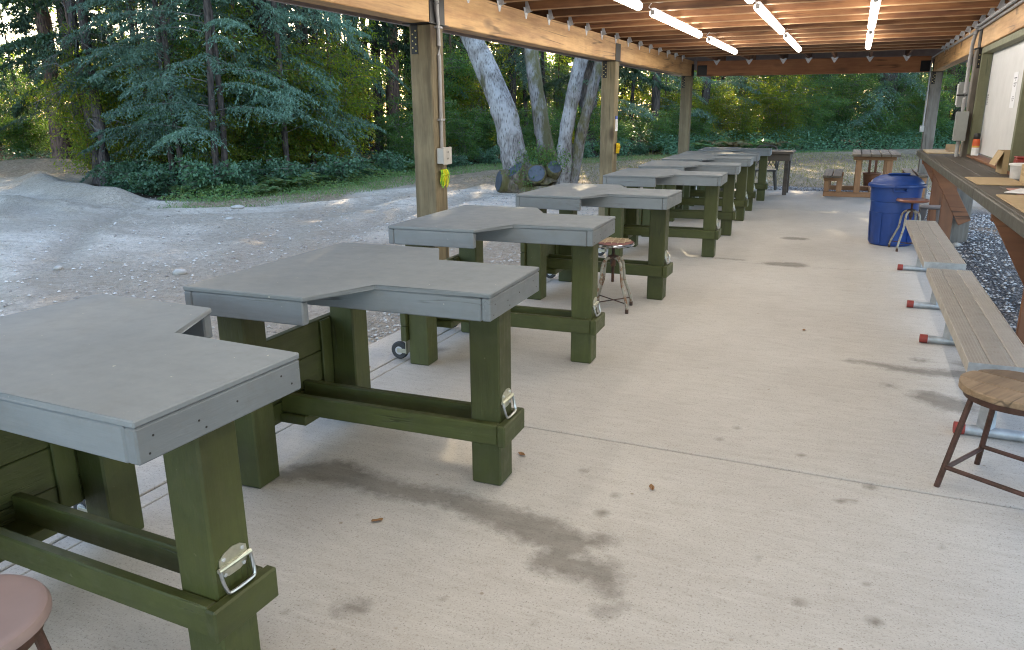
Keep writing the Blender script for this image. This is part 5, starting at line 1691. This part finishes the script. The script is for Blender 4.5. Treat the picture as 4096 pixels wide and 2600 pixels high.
# ferns
def fern_mesh(seed, mat, n=11, L=.8):
    r = np.random.default_rng(seed)
    C_, D_, A_2 = [], [], []
    paths = []
    for i in range(n):
        phi = r.uniform(0, 6.283); l = L * r.uniform(.7, 1.1)
        t = np.linspace(.02, 1, 20)
        p = np.stack([np.cos(phi) * l * t * .8, np.sin(phi) * l * t * .8, l * (.95 * t - .75 * t * t)], 1)
        paths.append(p[::3])
        sdv = np.array([-math.sin(phi), math.cos(phi), 0])
        for s in (-1, 1):
            C_.append(p + sdv * s * (.085 * np.sin(np.pi * (.1 + .88 * t)))[:, None] * .9)
            D_.append(np.tile(sdv * s + np.array([math.cos(phi), math.sin(phi), 0]) * .35 + np.array([0, 0, -.2]), (20, 1)) + r.normal(size=(20, 3)) * .1)
            A_2.append(.095 * np.sin(np.pi * (.1 + .88 * t)))
    c, d, a = np.concatenate(C_), np.concatenate(D_), np.concatenate(A_2)
    Q = leaves(c, d, a, a * .24 + .003, r, .35)
    W = strips(paths, .004, .002)
    return fquads('fern_fronds', np.concatenate([Q, W]), [mat, M['twig']], midx=np.r_[np.zeros(len(Q), int), np.ones(len(W), int)])
FERN = [fern_mesh(1, M['fern']), fern_mesh(2, M['fern']), fern_mesh(3, M['fern_brown'])]
def fern(label, x, y, k, sc, group=None):
    t = thing('fern', label, 'fern', (x, y, gz0(x, y)), rt.uniform(0, 6), group)
    t.scale = (sc,) * 3
    link('fronds', FERN[k], t)
for k, (x, y, sc) in enumerate([(-11.4, 13.5, 1.25), (-11.7, 14.2, 1.3), (-11.2, 12.6, .8), (-11.6, 15.3, 1.0), (-11.9, 17.0, 1.2), (-11.8, 19.2, 1.1), (-12.9, 12.2, .8), (-12.2, 12.3, .6)]):
    fern('green fern at the edge of the gravel lot', x, y, k % 2, sc, 'green ferns by the lot')
for k, (x, y, sc) in enumerate([(-5.4, 31.2, 2.0), (-4.6, 31.6, 2.1), (-3.9, 32.4, 2.0), (-3.2, 33.2, 1.7), (-2.6, 33.9, 1.6)]):
    fern('large pale browning fern at the far end of the clearing', x, y, 2 if k % 2 else 0, sc, 'browning ferns at the far end')

# ground cover, leaf litter, grass and the deep wood: stuff
def scatter_cover(name, s0, s1, n, mat, hmax, depth, a, b, seed, d0=-.3):
    r = np.random.default_rng(seed)
    s = r.uniform(s0, s1, n)
    d = d0 + r.random(n) ** 1.2 * depth
    xy = np.array([at_edge(si, di) for si, di in zip(s, d)])
    hump = np.clip((d - d0) / 1.2, 0, 1) * hmax * (0.35 + 1.1 * fbm(xy[:, 0], xy[:, 1], seed + 50, 1.3))
    z = H(xy[:, 0], xy[:, 1]) + hump * r.random(n) ** .5 + .02
    c = np.c_[xy, z]
    sz = r.uniform(.6, 1.3, n)
    Q = leaves(c, np.c_[r.normal(size=(n, 2)), r.normal(size=n) * .3 - .2], a * sz, b * sz, r, .6)
    me = fquads(name, Q, [mat])
    return tag(link(name, me), kind='stuff')
scatter_cover('ivy_ground_cover', 53, 82, 52000, M['ivy'], .95, 3.6, .045, .028, 3, -.9)
scatter_cover('forest_undergrowth', 12, 53, 34000, M['ivy'], .5, 3.0, .036, .02, 4, .5)
scatter_cover('forest_undergrowth', 33, 42, 9000, M['fern'], .3, 1.8, .035, .016, 5, -.3)
def grass(name, n, fx, seed, h=(.03, .10), mat='dry_grass'):
    r = np.random.default_rng(seed)
    P = fx(r, n)
    P = P[~((P[:, 0] > -3.6) & (P[:, 0] < 1.1) & (P[:, 1] < 17.8))]
    n = len(P)
    z = H(P[:, 0], P[:, 1])
    c = np.c_[P, z]
    hh = r.uniform(*h, n)
    d = np.c_[r.normal(size=(n, 2)) * .7, np.ones(n)]
    d = unit(d)
    c[:, 2] += hh * .4
    return tag(link(name, fquads(name, leaves(c, d, hh * .6, hh * .09, r), [M[mat]])), kind='stuff')
grass('dry_grass', 26000, lambda r, n: np.c_[r.uniform(-9, 4.5, n), 17.0 + r.random(n) ** .8 * 15], 6)
def edge_band(r, n):
    s = r.uniform(33.5, 62, n)
    d = -r.random(n) * 1.7 + .2
    return np.array([at_edge(a, b) for a, b in zip(s, d)])
grass('edge_grass', 20000, edge_band, 7, (.03, .09), 'fern')
def deep(name, n, d0, d1, z0, z1, mat, a, b, seed, thr, box=(-62, 26, -12, 68)):
    """leaf clumps through the volume of the wood between d0 and d1 metres behind its edge"""
    r = np.random.default_rng(seed)
    P, got = [], 0
    while got < n:
        x, y = r.uniform(box[0], box[1], 60000), r.uniform(box[2], box[3], 60000)
        dd = seg_dist(x, y, EDGE)
        k = inside_forest(x, y) & (dd > d0) & (dd < d1)
        P.append(np.c_[x, y][k]); got += int(k.sum())
    xy = np.concatenate(P)[:n]
    z = z0 + r.random(n) ** 1.1 * (z1 - z0)
    k = fbm(xy[:, 0] + .5 * xy[:, 1], z * 1.1 + .3 * xy[:, 1], seed + 9, 2.6, 4)
    keep = k > thr
    c = np.c_[xy, z][keep]
    m = len(c)
    sz = r.uniform(.6, 1.3, m)
    Q = leaves(c, np.c_[r.normal(size=(m, 2)), -r.random(m) * 1.2], a * sz, b * sz, r, .9)
    return tag(link(name, fquads(name, Q, [mat])), kind='stuff')
deep('deep_woods', 180000, 6.5, 15, 0, 8, M['leaf_yellow'], .062, .026, 31, .46)
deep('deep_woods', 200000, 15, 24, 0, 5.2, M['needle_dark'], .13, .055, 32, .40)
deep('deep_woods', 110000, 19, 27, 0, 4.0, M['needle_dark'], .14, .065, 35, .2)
deep('sun_shade_canopy', 55000, 8, 20, 6.5, 15, M['needle_dark'], .18, .085, 34, .52)  # high leaves kept sparse to shape how much sun gets through
# unseen leaf screen added over the clearing's rim to block the sun
deep('sun_shade_canopy', 170000, 2.0, 5.2, 5.6, 17, M['needle_dark'], .18, .085, 33, .0)
